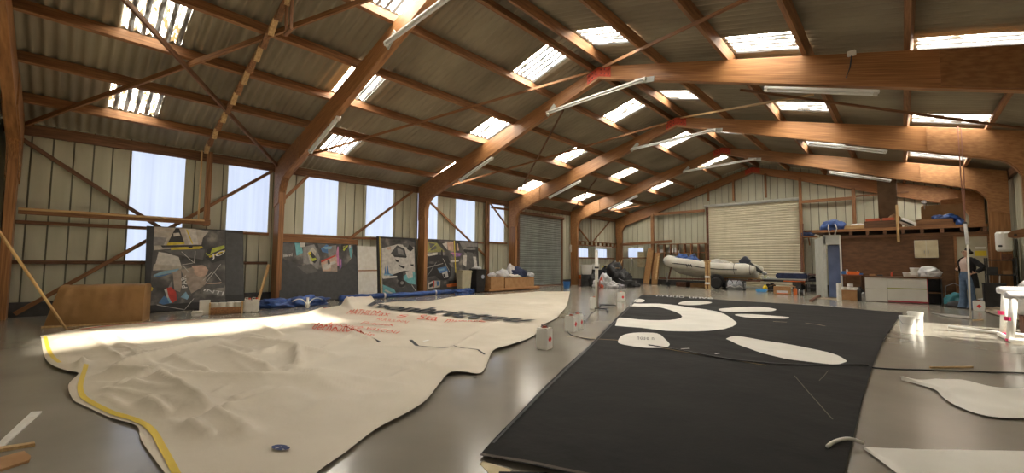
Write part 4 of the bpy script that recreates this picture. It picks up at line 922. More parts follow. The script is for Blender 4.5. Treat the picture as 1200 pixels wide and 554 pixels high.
# ================================================================== middle of the floor and the back of the hall
RUSTR = mat('dull_red_cap', (.36, .07, .035), rough=.5)
def square_can(px, py, label, rot=.3, h=.30, w=.185, diamond='x', group='square white cans along the aisle'):
    p = fl(px, py); t = thing('solvent_can', p, label, 'can', group); M = Rz(rot)
    MB().rbox(p + Vector((0, 0, h/2)), (w, w, h), .012, M).build('body', WHITE, t)
    MB().rbox(p + Vector((0, 0, h+.004)), (w*.92, w*.92, .012), .005, M).build('top_plate', OFFW, t)
    MB().lathe(p + Vector((0, 0, h+.008)), [(.045, 0), (.045, .010), (.026, .010), (.026, .026), (.022, .028)], 16).build('red_cap', RUSTR, t)
    MB().tube([p + M @ Vector((-.06, .0, h+.01)), p + M @ Vector((-.05, 0, h+.045)), p + M @ Vector((.05, 0, h+.045)), p + M @ Vector((.06, 0, h+.01))], .008, 6).build('handle', STEEL, t)
    if diamond:
        b = MB(); e = w/2 + .0015
        for q in ((e, 0), (0, -e)):
            n = Vector((1, 0, 0)) if q[0] else Vector((0, -1, 0)); s = Vector((0, 1, 0)) if q[0] else Vector((1, 0, 0)); c0 = Vector((q[0], q[1], h*.5))
            if (diamond == 'x') == bool(q[0]): b.add([p + M @ (c0 + s*a + Vector((0, 0, z))) for a, z in ((0, -.055), (.05, 0), (0, .055), (-.05, 0))], [(0, 1, 2, 3)])
        b.build('red_diamond', REDL, t)
    return t
square_can(638, 408.5, 'nearest white square can with red diamond, by the edge of the white sail', .15)
square_can(669.5, 388, 'front white can of the pair in the aisle, between the two sails', .15, .28)
square_can(677, 385.5, 'rear can of the aisle pair, red diamond showing, brown top', .2, .28, .17)
square_can(696.5, 361.5, 'white square can beside the foot of the white pole stand', .15, .31, .20, '')
square_can(728, 353, 'white square can standing alone near the far corner of the black sail', -.5, .30, .2)
# pole stand with steel base
p = fl(699.5, 362); t = thing('pole_stand', p, 'slim white pole on a flat steel H base standing in the aisle', 'stand')
MB().tube([p + Vector((0, 0, .03)), p + Vector((0, 0, 1.64))], .045, 14).build('pole', OFFW, t, smooth=True)
MB().tube([p + Vector((.035, 0, .03)), p + Vector((.04, 0, .75))], .02, 8).build('inner_rod', RUST, t)
MB().lathe(p + Vector((0, 0, 1.12)), [(.06, 0), (.06, .05)], 12).build('collar', DARKG, t)
ca, cb_, cc = fl(692, 361), fl(722, 358.5), fl(712, 362.5)
MB().beam(ca + Vector((0, 0, .025)), fl(712, 363) + Vector((0, 0, .025)), .06, .03).build('base_bar', DARKG, t)
MB().beam(fl(703, 358) + Vector((0, 0, .025)), cb_ + Vector((0, 0, .025)), .06, .03).build('base_bar', DARKG, t)
MB().beam(fl(698, 362.3) + Vector((0, 0, .025)), fl(703, 358) + Vector((0, 0, .025)), .06, .03).build('base_bar', DARKG, t)
MB().beam(fl(712, 362.8) + Vector((0, 0, .02)), fl(712, 366) + Vector((0, 0, .02)), .05, .03).build('base_bar', DARKG, t)
cbl = smooth_line([Vector((*fl(x, y).xy, .012)) for x, y in ((663, 384), (668, 392), (680, 396), (692, 398), (700, 397.5))], 6)
tag(MB().tube(cbl, .007, 6).build('thin_cable', BLACKP, None, smooth=True), 'thin dark cable curling on floor from the can pair to black sail', 'cable')
cbl = smooth_line([Vector((*fl(x, y).xy, .012)) for x, y in ((681, 384), (687, 376), (692, 368), (697, 364.8))], 6)
tag(MB().tube(cbl, .007, 6).build('thin_cable', BLACKP, None, smooth=True), 'thin dark cable on floor between can pair and the pole stand', 'cable')
# square timber post standing on the floor
p = yw(829.5, 330, 17.75); p.z = 0; h_ = at(p, 829, 305).z
t = thing('timber_post', p, 'short pale double timber post standing free in front of the boat', 'post')
for s in (-1, 1):
    MB().rbox(p + Vector((s*.075, 0, h_/2-.02)), (.07, .14, h_-.04), .006).build('post_board', LTIMB, t)
MB().rbox(p + Vector((0, 0, h_*.5)), (.08, .05, h_*.9), .004).build('core', TIMB, t)
MB().rbox(p + Vector((0, 0, h_-.04)), (.30, .17, .07), .006).build('cap', LTIMB, t)
for z in (.3, .62): MB().box(p + Vector((0, -.072, z)), (.225, .004, .10)).build('white_band', WHITE, t)
# ---- inflatable boat on its trailer
YB = 19.3
bow = yw(779, 303, YB); stn = yw(886, 318, YB)
X0b, X1b = bow.x, stn.x
t = thing('inflatable_boat', ((X0b+X1b)/2, YB, .7), 'cream inflatable boat with black outboard, on trailer before the cream roller door', 'boat')
HWB = .72; RT_ = .29
def tube_path(s):
    """one side of the collar; s=-1 towards the photographer"""
    pts = [(X1b+.15, s*HWB, 1.03), (X1b-.6, s*HWB, 1.02), (X1b-1.5, s*HWB, 1.03), (X1b-2.3, s*(HWB-.03), 1.10), (X1b-3.0, s*(HWB-.16), 1.22), (X0b+.55, s*.40, 1.36), (X0b+.32, s*.2, 1.43), (X0b+.26, 0, 1.45)]
    return [Vector((x, YB + y, z)) for x, y, z in pts]
L_ = tube_path(-1); R_ = tube_path(1)
whole = smooth_line(L_ + R_[-2::-1], 6)
rr_ = []
for i, p in enumerate(whole):
    d = min((p - whole[0]).length, (p - whole[-1]).length); rr_.append(RT_*min(1, .35 + d*1.6) if d < .42 else RT_)
MB().tube(whole, rr_, 18).build('inflatable_collar', RIBT, t, smooth=True)
b = MB(); st = []
for i, p in enumerate(whole[6:-6]):
    c_ = Vector((max(p.x, X0b+1.2), YB, p.z)); o_ = (p-c_); o_.z = 0; o_ = o_.normalized() if o_.length > .05 else Vector((-1, 0, 0))
    st.append(p + o_*(RT_+.002) + Vector((0, 0, -.02)))
b.tube(st, .026, 6); b.build('rubbing_strake', RUBB, t, smooth=True)
# hull
rows = []
for x, hw, zk, zc in ((X1b, .62, .50, .84), (X1b-1.2, .62, .48, .84), (X1b-2.2, .60, .50, .90), (X1b-2.9, .50, .58, 1.0), (X0b+.85, .34, .74, 1.14), (X0b+.42, .12, 1.02, 1.3)):
    rows.append([Vector((x, YB-hw, zc)), Vector((x, YB-hw*.55, (zc+zk)/2-.03)), Vector((x, YB, zk)), Vector((x, YB+hw*.55, (zc+zk)/2-.03)), Vector((x, YB+hw, zc))])
b = MB().grid(rows); b.add(rows[0], [(0, 1, 2, 3, 4)]); b.build('hull', RIBH, t, smooth=True, solid=.03)
MB().box(((X1b+X0b)/2+.7, YB, .90), (2.6, 1.0, .03)).build('deck', PALEG, t)
MB().rbox((X1b-.02, YB, 1.02), (.06, 1.0, .36), .01).build('transom', PALEG, t)
MB().rbox((X1b-1.35, YB, 1.14), (.5, .5, .5), .05).build('console', OFFW, t)
MB().rbox((X1b-.85, YB, 1.06), (.4, .9, .14), .04).build('thwart', PALEG, t)
SCR = mat('grey_cover', (.42, .40, .36), (.33, .31, .28), 6, .6)
MB().blob((X1b-1.9, YB, 1.08), (.62, .42, .42), 61, .35, 1.5, 3).build('grey_cover', SCR, t, smooth=True)
for k, dx in enumerate((.28, .40, .52)):
    pz = whole[20]; x = X0b+1.35+dx
    b = MB(); b.prism([(x-.02, YB-HWB-RT_*.93, 1.08), (x+.02, YB-HWB-RT_*.93, 1.08), (x-.05, YB-HWB-RT_*.78, 1.26), (x-.09, YB-HWB-RT_*.78, 1.26)], (0, .02, 0)).build('black_flash', RUBB, t)
for x in (X1b-.75, X1b-.05):
    MB().tube([Vector((x, YB-HWB, 1.03)) + Vector((0, math.cos(a)*(RT_+.01), math.sin(a)*(RT_+.01))) for a in [PI*(.25+1.1*k/10)+PI*.0 for k in range(11)]] , .012, 6).build('lashing_strap', RUBB, t)
# outboard tilted up
ob = MB(); c0 = yw(873, 306, YB); 
bm = bmesh.new(); bmesh.ops.create_cube(bm, size=1); bmesh.ops.subdivide_edges(bm, edges=bm.edges[:], cuts=2, use_grid_fill=True)
for v in bm.verts: v.co = Vector((v.co.x*.42, v.co.y*.34, v.co.z*.46)) * (1 - .28*max(0, v.co.length-.6))
bmesh.ops.bevel(bm, geom=[e for e in bm.edges if e.is_boundary], offset=.01, affect='EDGES')
eng = MB().bm(bm, Ry(math.radians(48)), c0).build('outboard_motor', mat('outboard_paint', (.03, .035, .05), rough=.3), t, smooth=True, sub=1)
e1 = yw(893, 319, YB-.05)
MB().tube([c0 + Vector((.08, 0, -.08)), c0.lerp(e1, .55), e1], [.15, .10, .07], 12, flat=1).build('motor_leg', DARKG, eng, smooth=True)
MB().beam(e1 + Vector((-.10, 0, .02)), e1 + Vector((.16, 0, -.02)), .12, .02).build('cavitation_plate', DARKG, eng)
MB().lathe(e1 + Vector((.10, 0, -.05)), [(.03, -.1), (.10, -.02), (.10, .02), (.04, .12)], 10, Ry(PI/2)).build('propeller', STEEL, eng)
MB().beam(c0 + Vector((-.75, 0, -.16)), c0 + Vector((-.15, 0, -.10)), .06, .06).build('tiller', BLUEP, eng)
# blue tarpaulins and gear in the boat
for k, (dx, dy_, sx, sy, h_, m, nm_, lb) in enumerate(((1.0, -.08, .40, .34, .50, BLUET, 'tarpaulin', 'blue tarpaulin bundle in the bow of the inflatable boat'), (1.6, -.25, .36, .26, .50, BLUET, 'tarpaulin', 'blue tarpaulin bundle amidships at the near side of the boat'), (1.50, .28, .22, .22, .62, NAVY, 'bag', 'dark navy bag amidships behind the blue bundles in the boat'), (1.98, -.26, .20, .18, .34, NAVY, 'bag', 'small dark bag in the boat, next to the pale cover'))):
    tag(MB().blob((X0b+dx, YB+dy_, (1.25, 1.14, 1.1, 1.1)[k]), (sx, sy, h_), 70+k, .5, 2.2, 3).build(nm_, m, None, smooth=True), lb, nm_)
# trailer
t = thing('boat_trailer', ((X0b+X1b)/2, YB, 0), 'rusty boat trailer with black tyres under the inflatable boat', 'trailer')
for s in (-1, 1):
    MB().beam((X0b+.3, YB+s*.12, .42), (X1b-1.4, YB+s*.52, .46), .07, .08).build('side_rail', RUST, t)
    MB().beam((X1b-1.4, YB+s*.52, .46), (X1b+.3, YB+s*.52, .46), .07, .08).build('side_rail', RUST, t)
    wx = yw(839, 330, YB-.75).x
    wh = MB().lathe((wx, YB+s*.72, .29), [(.12, -.08), (.20, -.09), (.27, -.085), (.29, -.05), (.29, .05), (.27, .085), (.20, .09), (.12, .08)], 26, Rx(PI/2)).build('wheel', RUBB, t, smooth=True)
    MB().lathe((wx, YB+s*.72, .29), [(.15, -.092), (.15, -.07), (.06, -.06), (.05, -.10)], 20, Rx(PI/2)).build('hub', PALEG, wh)
    MB().tube([Vector((wx + .36*math.cos(a), YB+s*.72, .31 + .36*math.sin(a))) for a in [PI*k/12 for k in range(13)]], .035, 6, flat=2.6).build('mudguard', BLACKP, t)
MB().tube([(wx, YB-.7, .29), (wx, YB+.7, .29)], .035, 8).build('axle', DARKG, t)
MB().beam((X0b-.35, YB, .42), (X0b+.5, YB, .42), .08, .08).build('drawbar', RUST, t)
MB().tube([(X0b+.15, YB-.05, 0.0), (X0b+.15, YB-.05, .75)], .03, 8).build('jockey_post', STEEL, t)
MB().lathe((X0b+.25, YB-.16, .12), [(.05, -.03), (.12, -.03), (.12, .03), (.05, .03)], 16, Rx(PI/2)).build('jockey_wheel', RUBB, t)
MB().beam((X0b+.2, YB, .42), (X0b+.38, YB, 1.1), .06, .06).build('bow_post', RUST, t)
for x in (X1b-.2, X1b-1.3): MB().beam((x, YB-.52, .52), (x, YB+.52, .52), .10, .06).build('cross_bar', RUST, t)
for s in (-1, 1): MB().beam((X1b-1.5, YB+s*.3, .56), (X1b+.1, YB+s*.3, .56), .09, .05).build('bunk', LTIMB, t)
# things under and around the trailer
def zbox(name, px0, px1, pyb, pyt, Y, d, m, label, cat, r=.012):
    """box standing with its front at depth Y between two sight lines"""
    a = yw(px0, pyb, Y); b_ = yw(px1, pyb, Y); zt = at((( a.x+b_.x)/2, Y, 0), (px0+px1)/2, pyt).z
    o = MB().rbox(((a.x+b_.x)/2, Y+d/2, zt/2), (b_.x-a.x, d, zt), r).build(name, m, None); tag(o, label, cat); return o, a.x, b_.x, zt
for k, (x0, x1, yt, m, lb) in enumerate(((792, 804, 330.5, RUST, 'low reddish bundle under the bow end of the trailer'), (809, 826, 331.5, CARD, 'flat stack of pale boards on the floor under the boat'))):
    zbox('low_stack', x0, x1, 336, yt, YB+.1, .6, m, lb, 'stack')
# grey holdall
Pg = yw(861, 330, 18.05); Pg.z = 0; a = yw(850.5, 337, Pg.y); b_ = yw(872.5, 337, Pg.y); zt = at(Pg, 861, 328).z
t = thing('holdall', (Pg.x, Pg.y, 0), 'silver grey holdall on the floor in front of the boat stern', 'bag')
SILV = mat('silver_fabric', (.48, .50, .53), (.22, .23, .25), 9, .4, bump=.25)
MB().rbox((Pg.x, Pg.y+.2, zt*.48), (b_.x-a.x, .42, zt*.92), .09).build('body', SILV, t, smooth=True)
for s in (-1, 1):
    pp_ = [Vector((Pg.x + s*.22 + math.cos(q)*.14, Pg.y-.02, zt*.65+math.sin(q)*.17)) for q in [PI*k/10 for k in range(11)]]
    MB().tube(pp_, .016, 6).build('carry_handle', DARKG, t)
    MB().rbox((Pg.x + s*.37, Pg.y+.2, zt*.48), (.03, .44, zt*.94), .01).build('end_strap', DARKG, t)
MB().tube([(Pg.x-.38, Pg.y-.014, .12), (Pg.x-.2, Pg.y-.016, .22), (Pg.x, Pg.y-.016, .12), (Pg.x+.2, Pg.y-.016, .22), (Pg.x+.38, Pg.y-.014, .12)], .014, 6).build('zigzag_trim', WHITE, t)
# long black trailer bed with bits on it, right of the boat
YT = 19.3
a = yw(893, 330, YT); b_ = yw(944, 330, YT)
t = thing('flat_trolley', ((a.x+b_.x)/2, YT, 0), 'long low black flat trolley in front of the cream roller door', 'trolley')
za = at((a.x, YT, 0), 915, 327).z
MB().rbox(((a.x+b_.x)/2, YT+.5, za), (b_.x-a.x, 1.0, .06), .01).build('deck', PALEG, t)
MB().rbox(((a.x+b_.x)/2+.3, YT+.55, za+.16), (b_.x-a.x-.5, .8, .26), .05).build('dark_cover', NAVY, t)
MB().rbox(((a.x+b_.x)/2+.4, YT+.55, za+.32), (b_.x-a.x-1.0, .7, .05), .015).build('pale_top', OFFW, t)
MB().rbox(((a.x+b_.x)/2, YT+.5, za-.08), (b_.x-a.x-.1, .9, .10), .01).build('under_frame', DARKG, t)
for k, x in enumerate((a.x+.25, b_.x-.3)):
    for y in (YT+.08, YT+.9): MB().lathe((x, y, .16), [(.05, -.05), (.16, -.05), (.16, .05), (.05, .05)], 16, Rx(PI/2)).build('wheel', RUBB, t)
for k, (px, h_, r, m, lb) in enumerate(((893.5, .18, .07, OFFW, 'white pot on the left end of the flat trolley'), (896.5, .30, .05, mat('lime_plastic', (.66, .70, .40), rough=.4), 'pale green bottle on left end of the flat trolley'), (900, .14, .05, OFFW, 'small white pot between bottle and dark cover on the flat trolley'))):
    p = yw(px, 320, YT+.12); p.z = za+.03
    tag(MB().lathe(p, [(r*.9, 0), (r, .02), (r, h_*.7), (r*.5, h_*.82), (r*.5, h_)], 14).build('bottle' if k == 1 else 'pot', m, None, smooth=False), lb, 'bottle' if k == 1 else 'pot')
p = yw(896.5, 330, 18.2); p.z = 0
t = thing('jug', p, 'yellow jug beside the bright blue tray on floor', 'jug')
MB().lathe(p, [(.09, 0), (.10, .03), (.10, .20), (.05, .27), (.045, .32)], 14).build('body', YELP, t); MB().lathe(p + Vector((0, 0, .32)), [(.04, 0), (.04, .03)], 10).build('cap', BLUEP, t)
p = yw(894, 330, 17.8); p.z = 0; tag(MB().rbox((p.x-.05, p.y-.05, .07), (.42, .34, .13), .03).build('tray', CYAN, None), 'bright blue tray on floor in front of the flat trolley', 'tray')
p = fl(902, 341); tag(MB().blob((p.x, p.y, 0), (.28, .2, .09), 83, .3, 1.5, 3).build('black_mat', BLACKP, None, smooth=True), 'crumpled black mat left of the striped carton', 'mat')
p = fl(917, 345); t = thing('carton', p, 'open carton with orange and white stripes on floor behind black sail', 'carton')
MB().rbox((p.x-.05, p.y+.25, .17), (.62, .40, .32), .008, Rz(.15)).build('body', CARD, t)
MB().box((p.x-.02, p.y+.04, .11), (.40, .006, .10), Rz(.15)).build('white_band', BAGW, t); MB().box((p.x-.02, p.y+.035, .045), (.40, .006, .04), Rz(.15)).build('orange_band', ORNG, t)
for s, rr2 in ((-1, -.9), (1, .9)): MB().box((p.x-.05 + s*.37, p.y+.27, .36), (.22, .38, .008), Ry(s*.35)).build('flap', CARD, t)
tag(MB().rbox((p.x+.42, p.y+.22, .14), (.12, .14, .28), .02).build('red_box', ORNG, None), 'small orange-red box between striped carton and white reel', 'box')
t = thing('cable_reel', (p.x+.64, p.y+.18, .13), 'small white and black reel right of the striped carton', 'reel')
MB().lathe((p.x+.64, p.y+.2, .12), [(.12, -.09), (.12, -.07), (.06, -.07), (.06, .07), (.12, .07), (.12, .09)], 16, Ry(PI/2)).build('drum', BAGW, t)
MB().lathe((p.x+.64, p.y+.2, .12), [(.085, -.068), (.085, .068)], 16, Ry(PI/2)).build('wound_cable', BLACKP, t)
a = yw(917, 335, YT-.9); b_ = yw(942, 334, YT-.9)
o = MB().rbox(((a.x+b_.x)/2, YT-.6, za-.06), (b_.x-a.x, .25, .04), .008).build('orange_plank', ORNG, None); tag(o, 'orange plank resting on dark trestle near the rusty door jamb', 'plank')
o = MB().rbox(((a.x+b_.x)/2+.1, YT-.6, (za-.08)/2), (b_.x-a.x-.5, .2, za-.08), .01).build('dark_trestle', DARKG, None); tag(o, 'dark trestle block carrying the orange plank', 'trestle')
# rusty jamb stick, clutter between roller door and office
for k, (x0, y0, x1, y1, m, lb) in enumerate(((938, 340, 941, 262, RUST, 'rusty upright bar beside the right jamb of the cream roller door'), (941.5, 341, 939.5, 285, RUST, 'second thinner rusty bar next to the rusty upright bar'))):
    A_ = yw(x0, y0, 20.3); A_.z = 0; B_ = yw(x1, y1, 20.5); stick(A_, B_, .022, m, 'steel_bar', lb, 'bar')
a = yw(938, 278, 20.9); b_ = yw(958, 278, 20.9)
t = thing('wall_shelf', ((a.x+b_.x)/2, 20.9, a.z), 'small brown shelf on the gable between roller door and blue door', 'shelf')
MB().rbox(((a.x+b_.x)/2, 20.85, a.z), (b_.x-a.x, .4, .06), .008).build('board', TIMB, t); MB().beam(((a.x+b_.x)/2, 21.1, a.z-.4), ((a.x+b_.x)/2, 20.8, a.z-.03), .05, .05).build('strut', TIMB, t)
tag(MB().blob(((a.x+b_.x)/2-.05, 20.85, a.z+.03), (.24, .16, .3), 91, .4, 1.8, 3).build('dark_bag', NAVY, None, smooth=True), 'dark bag on the small brown gable shelf', 'bag')
a = yw(946, 338, 19.6); b_ = yw(960, 338, 19.6)
t = thing('shelf_rack', ((a.x+b_.x)/2, 19.6, 0), 'dark low rack of pipes and bars beside the grey office frame', 'rack')
for z in (.18, .48, .75): MB().box(((a.x+b_.x)/2, 19.8, z), (b_.x-a.x, .5, .03)).build('tier', DARKG, t)
for x in (a.x+.03, b_.x-.03):
    for y in (19.58, 20.02): MB().box((x, y, .45), (.04, .04, .9)).build('upright', STEEL, t)
for k in range(3): tag(MB().tube([(a.x+.05, 19.62+.12*k, .79+.02*k), (b_.x-.05, 19.66+.12*k, .80)], .022, 8).build('pipe', (RUST, STEEL, RUST)[k], None), ('front', 'middle', 'rear')[k] + ' of three short pipes lying on the dark low rack', 'pipe')
tag(MB().blob(((a.x+b_.x)/2, 19.75, .495), (.22, .16, .16), 92, .4, 1.8, 3).build('dark_bag', BLACKP, None, smooth=True), 'black bundle on middle tier of the dark low rack', 'bag')
# ---- left back corner heap
GP = lambda x, y: fl(x, y)
p = fl(664, 337.5); p.x = max(p.x, -7.6)
t = thing('bucket', p, 'blue bucket on floor beside the right jamb of dark roller door', 'bucket')
MB().lathe(p, [(.13, 0), (.14, .02), (.17, .30), (.18, .30), (.18, .33), (.16, .33), (.13, .04)], 18).build('body', BLUEP, t)
MB().tube([p + Vector((0, -.17, .3)), p + Vector((.08, -.12, .18)), p + Vector((.1, 0, .14)), p + Vector((.08, .12, .18)), p + Vector((0, .17, .3))], .008, 6).build('handle', STEEL, t)
YC = 16.3
def back_x(px, Y): return yw(px, 320, Y).x
def back_z(px, py, Y): return yw(px, py, Y).z
x0, x1 = back_x(667, YC+.9), back_x(677, YC+.9)
o = MB().prism([(x0, YC+1.0, .01), (x1, YC+1.0, .01), (x1, YC+1.1, 1.35), (x0, YC+1.1, 1.35)], (0, -.025, 0)).build('plywood_sheet', PLY, None); tag(o, 'brown plywood sheet leaning in the corner behind the orange boxes', 'sheet')
for k, (px, w_, h_, m, lb) in enumerate(((671, .36, .36, CARD, 'small brown box beside the blue bucket'), (676, .34, .34, mat('salmon', (.58, .27, .17), rough=.7), 'salmon coloured box between brown box and tall white bin'), (678.5, .26, .24, ORNG, 'orange box resting on the salmon box'))):
    X = back_x(px, YC-.3); o = MB().rbox((X, YC-.15, h_/2 + (.34 if k == 2 else 0)), (w_, .34, h_), .012, Rz(.1*k)).build('box', m, None); tag(o, lb, 'box')
tag(MB().blob((back_x(670, YC-.3), YC-.15, .365), (.11, .11, .14), 99, .3, 2, 3).build('white_bag', BAGW, None, smooth=True), 'little white bag on top of the small brown box', 'bag')
X = back_x(687.5, YC-.6); Yb = YC-.6
t = thing('barrel', (X, Yb, 0), 'dark grey barrel carrying the white tub', 'barrel')
MB().lathe((X, Yb, 0), [(.30, 0), (.31, .02), (.31, .28), (.325, .30), (.31, .32), (.31, .60), (.32, .62), (.30, .63)], 24).build('drum', DARKG, t)
t = thing('tub', (X, Yb, .63), 'tall white tub standing on the dark grey barrel', 'tub')
MB().lathe((X, Yb, .632), [(.24, 0), (.27, .03), (.31, .50), (.36, .50), (.36, .55), (.30, .55), (.28, .1)], 22).build('body', WHITE, t)
X2 = back_x(699, YC+.3)
t = thing('box_stack', (X2, YC+.3, 0), 'dark cupboard box at the back under the white bucket', 'box'); MB().rbox((X2, YC+.35, .45), (.62, .5, .9), .015).build('carcass', BLACKP, t); MB().rbox((X2, YC+.09, .45), (.55, .02, .8), .006).build('door', DARKG, t)
t = thing('bucket', (X2-.05, YC+.3, .9), 'white lidded bucket on the dark cupboard box', 'bucket')
MB().lathe((X2-.02, YC+.3, .905), [(.18, 0), (.20, .28)], 20).build('body', WHITE, t); MB().lathe((X2-.02, YC+.3, 1.186), [(.21, 0), (.21, .04), (.19, .05)], 20).build('lid', OFFW, t)
# heap of black bags, white bags and planks
for k, (px, Y, z, sx, sy, h_, m, nm_, lb) in enumerate((
    (695, YC-.55, 0, .24, .25, .66, BLACKP, 'bin_bag', 'black bin bag right of the dark grey barrel'),
    (718, YC+.8, 0, .60, .45, 1.25, BLACKP, 'bin_bag', 'largest black bin bag heap in the back left corner'),
    (729, YC+.5, 0, .46, .34, .85, BLACKP, 'bin_bag', 'black bin bag at the right end of the corner heap'),
    (701, YC-1.2, 0, .26, .25, .36, BAGW, 'white_bag', 'white plastic bag at left of the white heap behind pole stand'),
    (710, YC-1.25, 0, .30, .30, .68, BAGW, 'white_bag', 'biggest white plastic bag of the white heap behind pole stand'),
    (717.5, YC-1.3, 0, .26, .2, .30, BAGW, 'white_bag', 'flat white bag at right of the white heap behind pole stand'),
    (724.5, YC-1.1, 0, .30, .18, .20, mat('grey_bag', (.40, .41, .44), (.2, .2, .22), 7, .5), 'grey_bag', 'flat grey bag trailing right of the white heap'),
    (705, YC-1.56, 0, .10, .08, .52, REDT, 'red_cloth', 'red cloth poking out of the white bag heap'),
    (742, YC+.4, 0, .26, .22, .34, DARKG, 'dark_bundle', 'dark bundle near the foot of the gable window'))):
    X = back_x(px, Y); tag(MB().blob((X, Y, z), (sx, sy, h_*.95), 110+k, .5, 1.9, 4).build(nm_, m, None, smooth=True), lb, nm_.replace('_', ' '))
Xp0, Xp1 = back_x(706, YC+.7), back_x(729, YC+.7)
for k, (z, dy_, m, lb) in enumerate(((1.02, 0, YELP, 'yellow plank on top of the black bag heap'), (.96, .2, SAILW2, 'white plank on top of the black bag heap, below the yellow one'), (.98, -.25, LTIMB, 'bare wood plank at the front of the black bag heap'))):
    o = timber('plank', (Xp0+.2*k, YC+.7+dy_, z+.02), (Xp1-.5+.2*k, YC+.8+dy_, z+.10-.04*k), .14, .03, m, None); tag(o, lb, 'plank')
for k, (xa, xb_) in enumerate(((724, 729), (729, 725.5))):
    A_ = yw(xa, 318, YC+.9); B_ = yw(xb_, 305, YC+1.1); A_.z = max(.5, A_.z); stick(A_, B_, .02, LTIMB, 'thin_batten', ('first', 'second')[k] + ' of two crossed thin battens sticking up behind the black bags', 'batten')
t = thing('barrow', (back_x(738, YC+.6), YC+.3, 0), 'small dark barrow with wheel in the back left corner', 'barrow')
Xb = back_x(737, YC-.2); MB().rbox((Xb, YC-.1, .26), (.5, .4, .2), .03).build('tray', DARKG, t); MB().lathe((Xb+.15, YC-.36, .12), [(.04, -.03), (.12, -.03), (.12, .03), (.04, .03)], 14, Rx(PI/2)).build('wheel', RUBB, t); MB().tube([(Xb-.2, YC-.25, .3), (Xb-.5, YC-.4, .46)], .016, 6).build('handle', STEEL, t); MB().box((Xb-.2, YC-.2, .08), (.04, .3, .16)).build('leg', STEEL, t)
# gable notices, downpipe, leaning planks, bottle shelf
a = yw(748, 295, 21.1); b_ = yw(757, 313, 21.1)
t = thing('wall_chart', ((a.x+b_.x)/2, 21.1, (a.z+b_.z)/2), 'yellowed paper chart pinned left of the leaning planks', 'chart')
MB().box(((a.x+b_.x)/2, 21.0, (a.z+b_.z)/2), (b_.x-a.x, .012, a.z-b_.z)).build('paper', mat('old_paper', (.55, .47, .30), (.44, .36, .21), 6, .8), t)
a = yw(740, 301, 21.1); b_ = yw(739, 317, 21.1)
tag(MB().tube([(a.x, 21.08, a.z), (a.x+.04, 21.06, (a.z+b_.z)/2), (b_.x, 21.07, b_.z)], [.03, .06, .02], 10).build('hanging_cloth', SAILW2, None, smooth=True), 'narrow white cloth hanging under the gable window', 'cloth')
for k, (xb_, xt_, w_, m, lb) in enumerate(((757, 763, .40, mat('plank_wood', (.42, .23, .085), (.30, .15, .05), 4, .6, (9, 9, .5)), 'wide brown plank leaning on the gable post, left one'), (767, 770.5, .36, MATS['plank_wood'], 'brown plank leaning on the gable post, right one'))):
    A_ = yw(xb_, 331, 20.35); A_.z = .012; B_ = yw(xt_, 291 + 5*k, 20.85)
    o = MB().beam(A_, B_, w_, .045, (0, 1, 0)).build('leaning_plank', m, None); tag(o, lb, 'plank')
A_ = yw(768, 329, 20.3); A_.z = .3; B_ = yw(772, 300, 20.72)
o = MB().beam(A_ + Vector((.03, 0, 0)), B_, .10, .03, (0, 1, 0)).build('white_batten', LTIMB, None); tag(o, 'pale batten lying along the right leaning brown plank', 'batten')
a = yw(771, 300, 20.9); b_ = yw(827, 289, 20.9)
t = thing('bottle_shelf', ((a.x+b_.x)/2, 20.9, 1.75), 'long brown shelf of small bays on the gable behind the boat', 'shelf')
zb_ = yw(790, 296, 20.9).z; zt_ = yw(790, 286, 20.9).z
MB().box(((a.x+b_.x)/2, 20.95, zb_), (b_.x-a.x, .3, .04)).build('shelf_board', TIMB, t); MB().box(((a.x+b_.x)/2, 20.95, zt_), (b_.x-a.x, .3, .04)).build('shelf_board', TIMB, t)
nb = 7
for k in range(nb+1): MB().box((a.x + (b_.x-a.x)*k/nb, 20.95, (zb_+zt_)/2-.25), (.06, .28, zt_-zb_+.5)).build('divider', TIMB, t)
for k, (px, h_, r) in enumerate(((775, .18, .10), (777.5, .15, .07), (785, .26, .06), (788, .26, .05), (791.5, .30, .06), (794, .14, .08))):
    X = yw(px, 293, 20.9).x; o = MB().lathe((X, 20.9, zb_+.021), [(r*.95, 0), (r, .01), (r, h_*.75), (r*.5, h_*.88), (r*.5, h_)], 14).build('bottle' if h_ > .2 else 'pot', (BAGW, OFFW)[k % 2], None)
    tag(o, ('round white pot at the left end of the bottle shelf', 'second small pot on bottle shelf', 'first tall white bottle in the third bay of bottle shelf', 'slimmer white bottle in the third bay of bottle shelf', 'tallest white bottle on the bottle shelf', 'squat white pot right of the tallest bottle on the shelf')[k], 'bottle' if h_ > .2 else 'pot')
# shelf of blocks under the left wall beam in the last bay
t = thing('block_shelf', (-8.2, 18.6, 2.4), 'long timber shelf of short blocks above the low windows at far left', 'shelf')
MB().box((-8.18, 18.5, 2.33), (.3, 4.4, .05)).build('board', TIMB, t); MB().box((-8.05, 18.5, 2.55), (.05, 4.4, .05)).build('front_rail', TIMB, t)
for k in range(9): MB().box((-8.12, 16.5 + .5*k, 2.44), (.12, .06, .18)).build('block', TIMB, t)
MB().box((-8.0, 18.9, 2.28), (.1, 1.9, .05)).build('pale_underbatten', OFFW, t)
t = thing('wall_light', (-8.1, 15.1, 2.4), 'small white wall unit on the post right of the dark roller door', 'wall unit')
q = yw(669, 291, 15.7); MB().rbox((q.x, 15.66, q.z), (.14, .10, .42), .02).build('housing', OFFW, t); MB().rbox((q.x, 15.6, q.z+.02), (.09, .03, .2), .01).build('cover', WHITE, t)
# ================================================================== office wall, storage deck and workbench at right
YO = 15.95
xl = yw(986.5, 300, YO).x; zt = 2.38
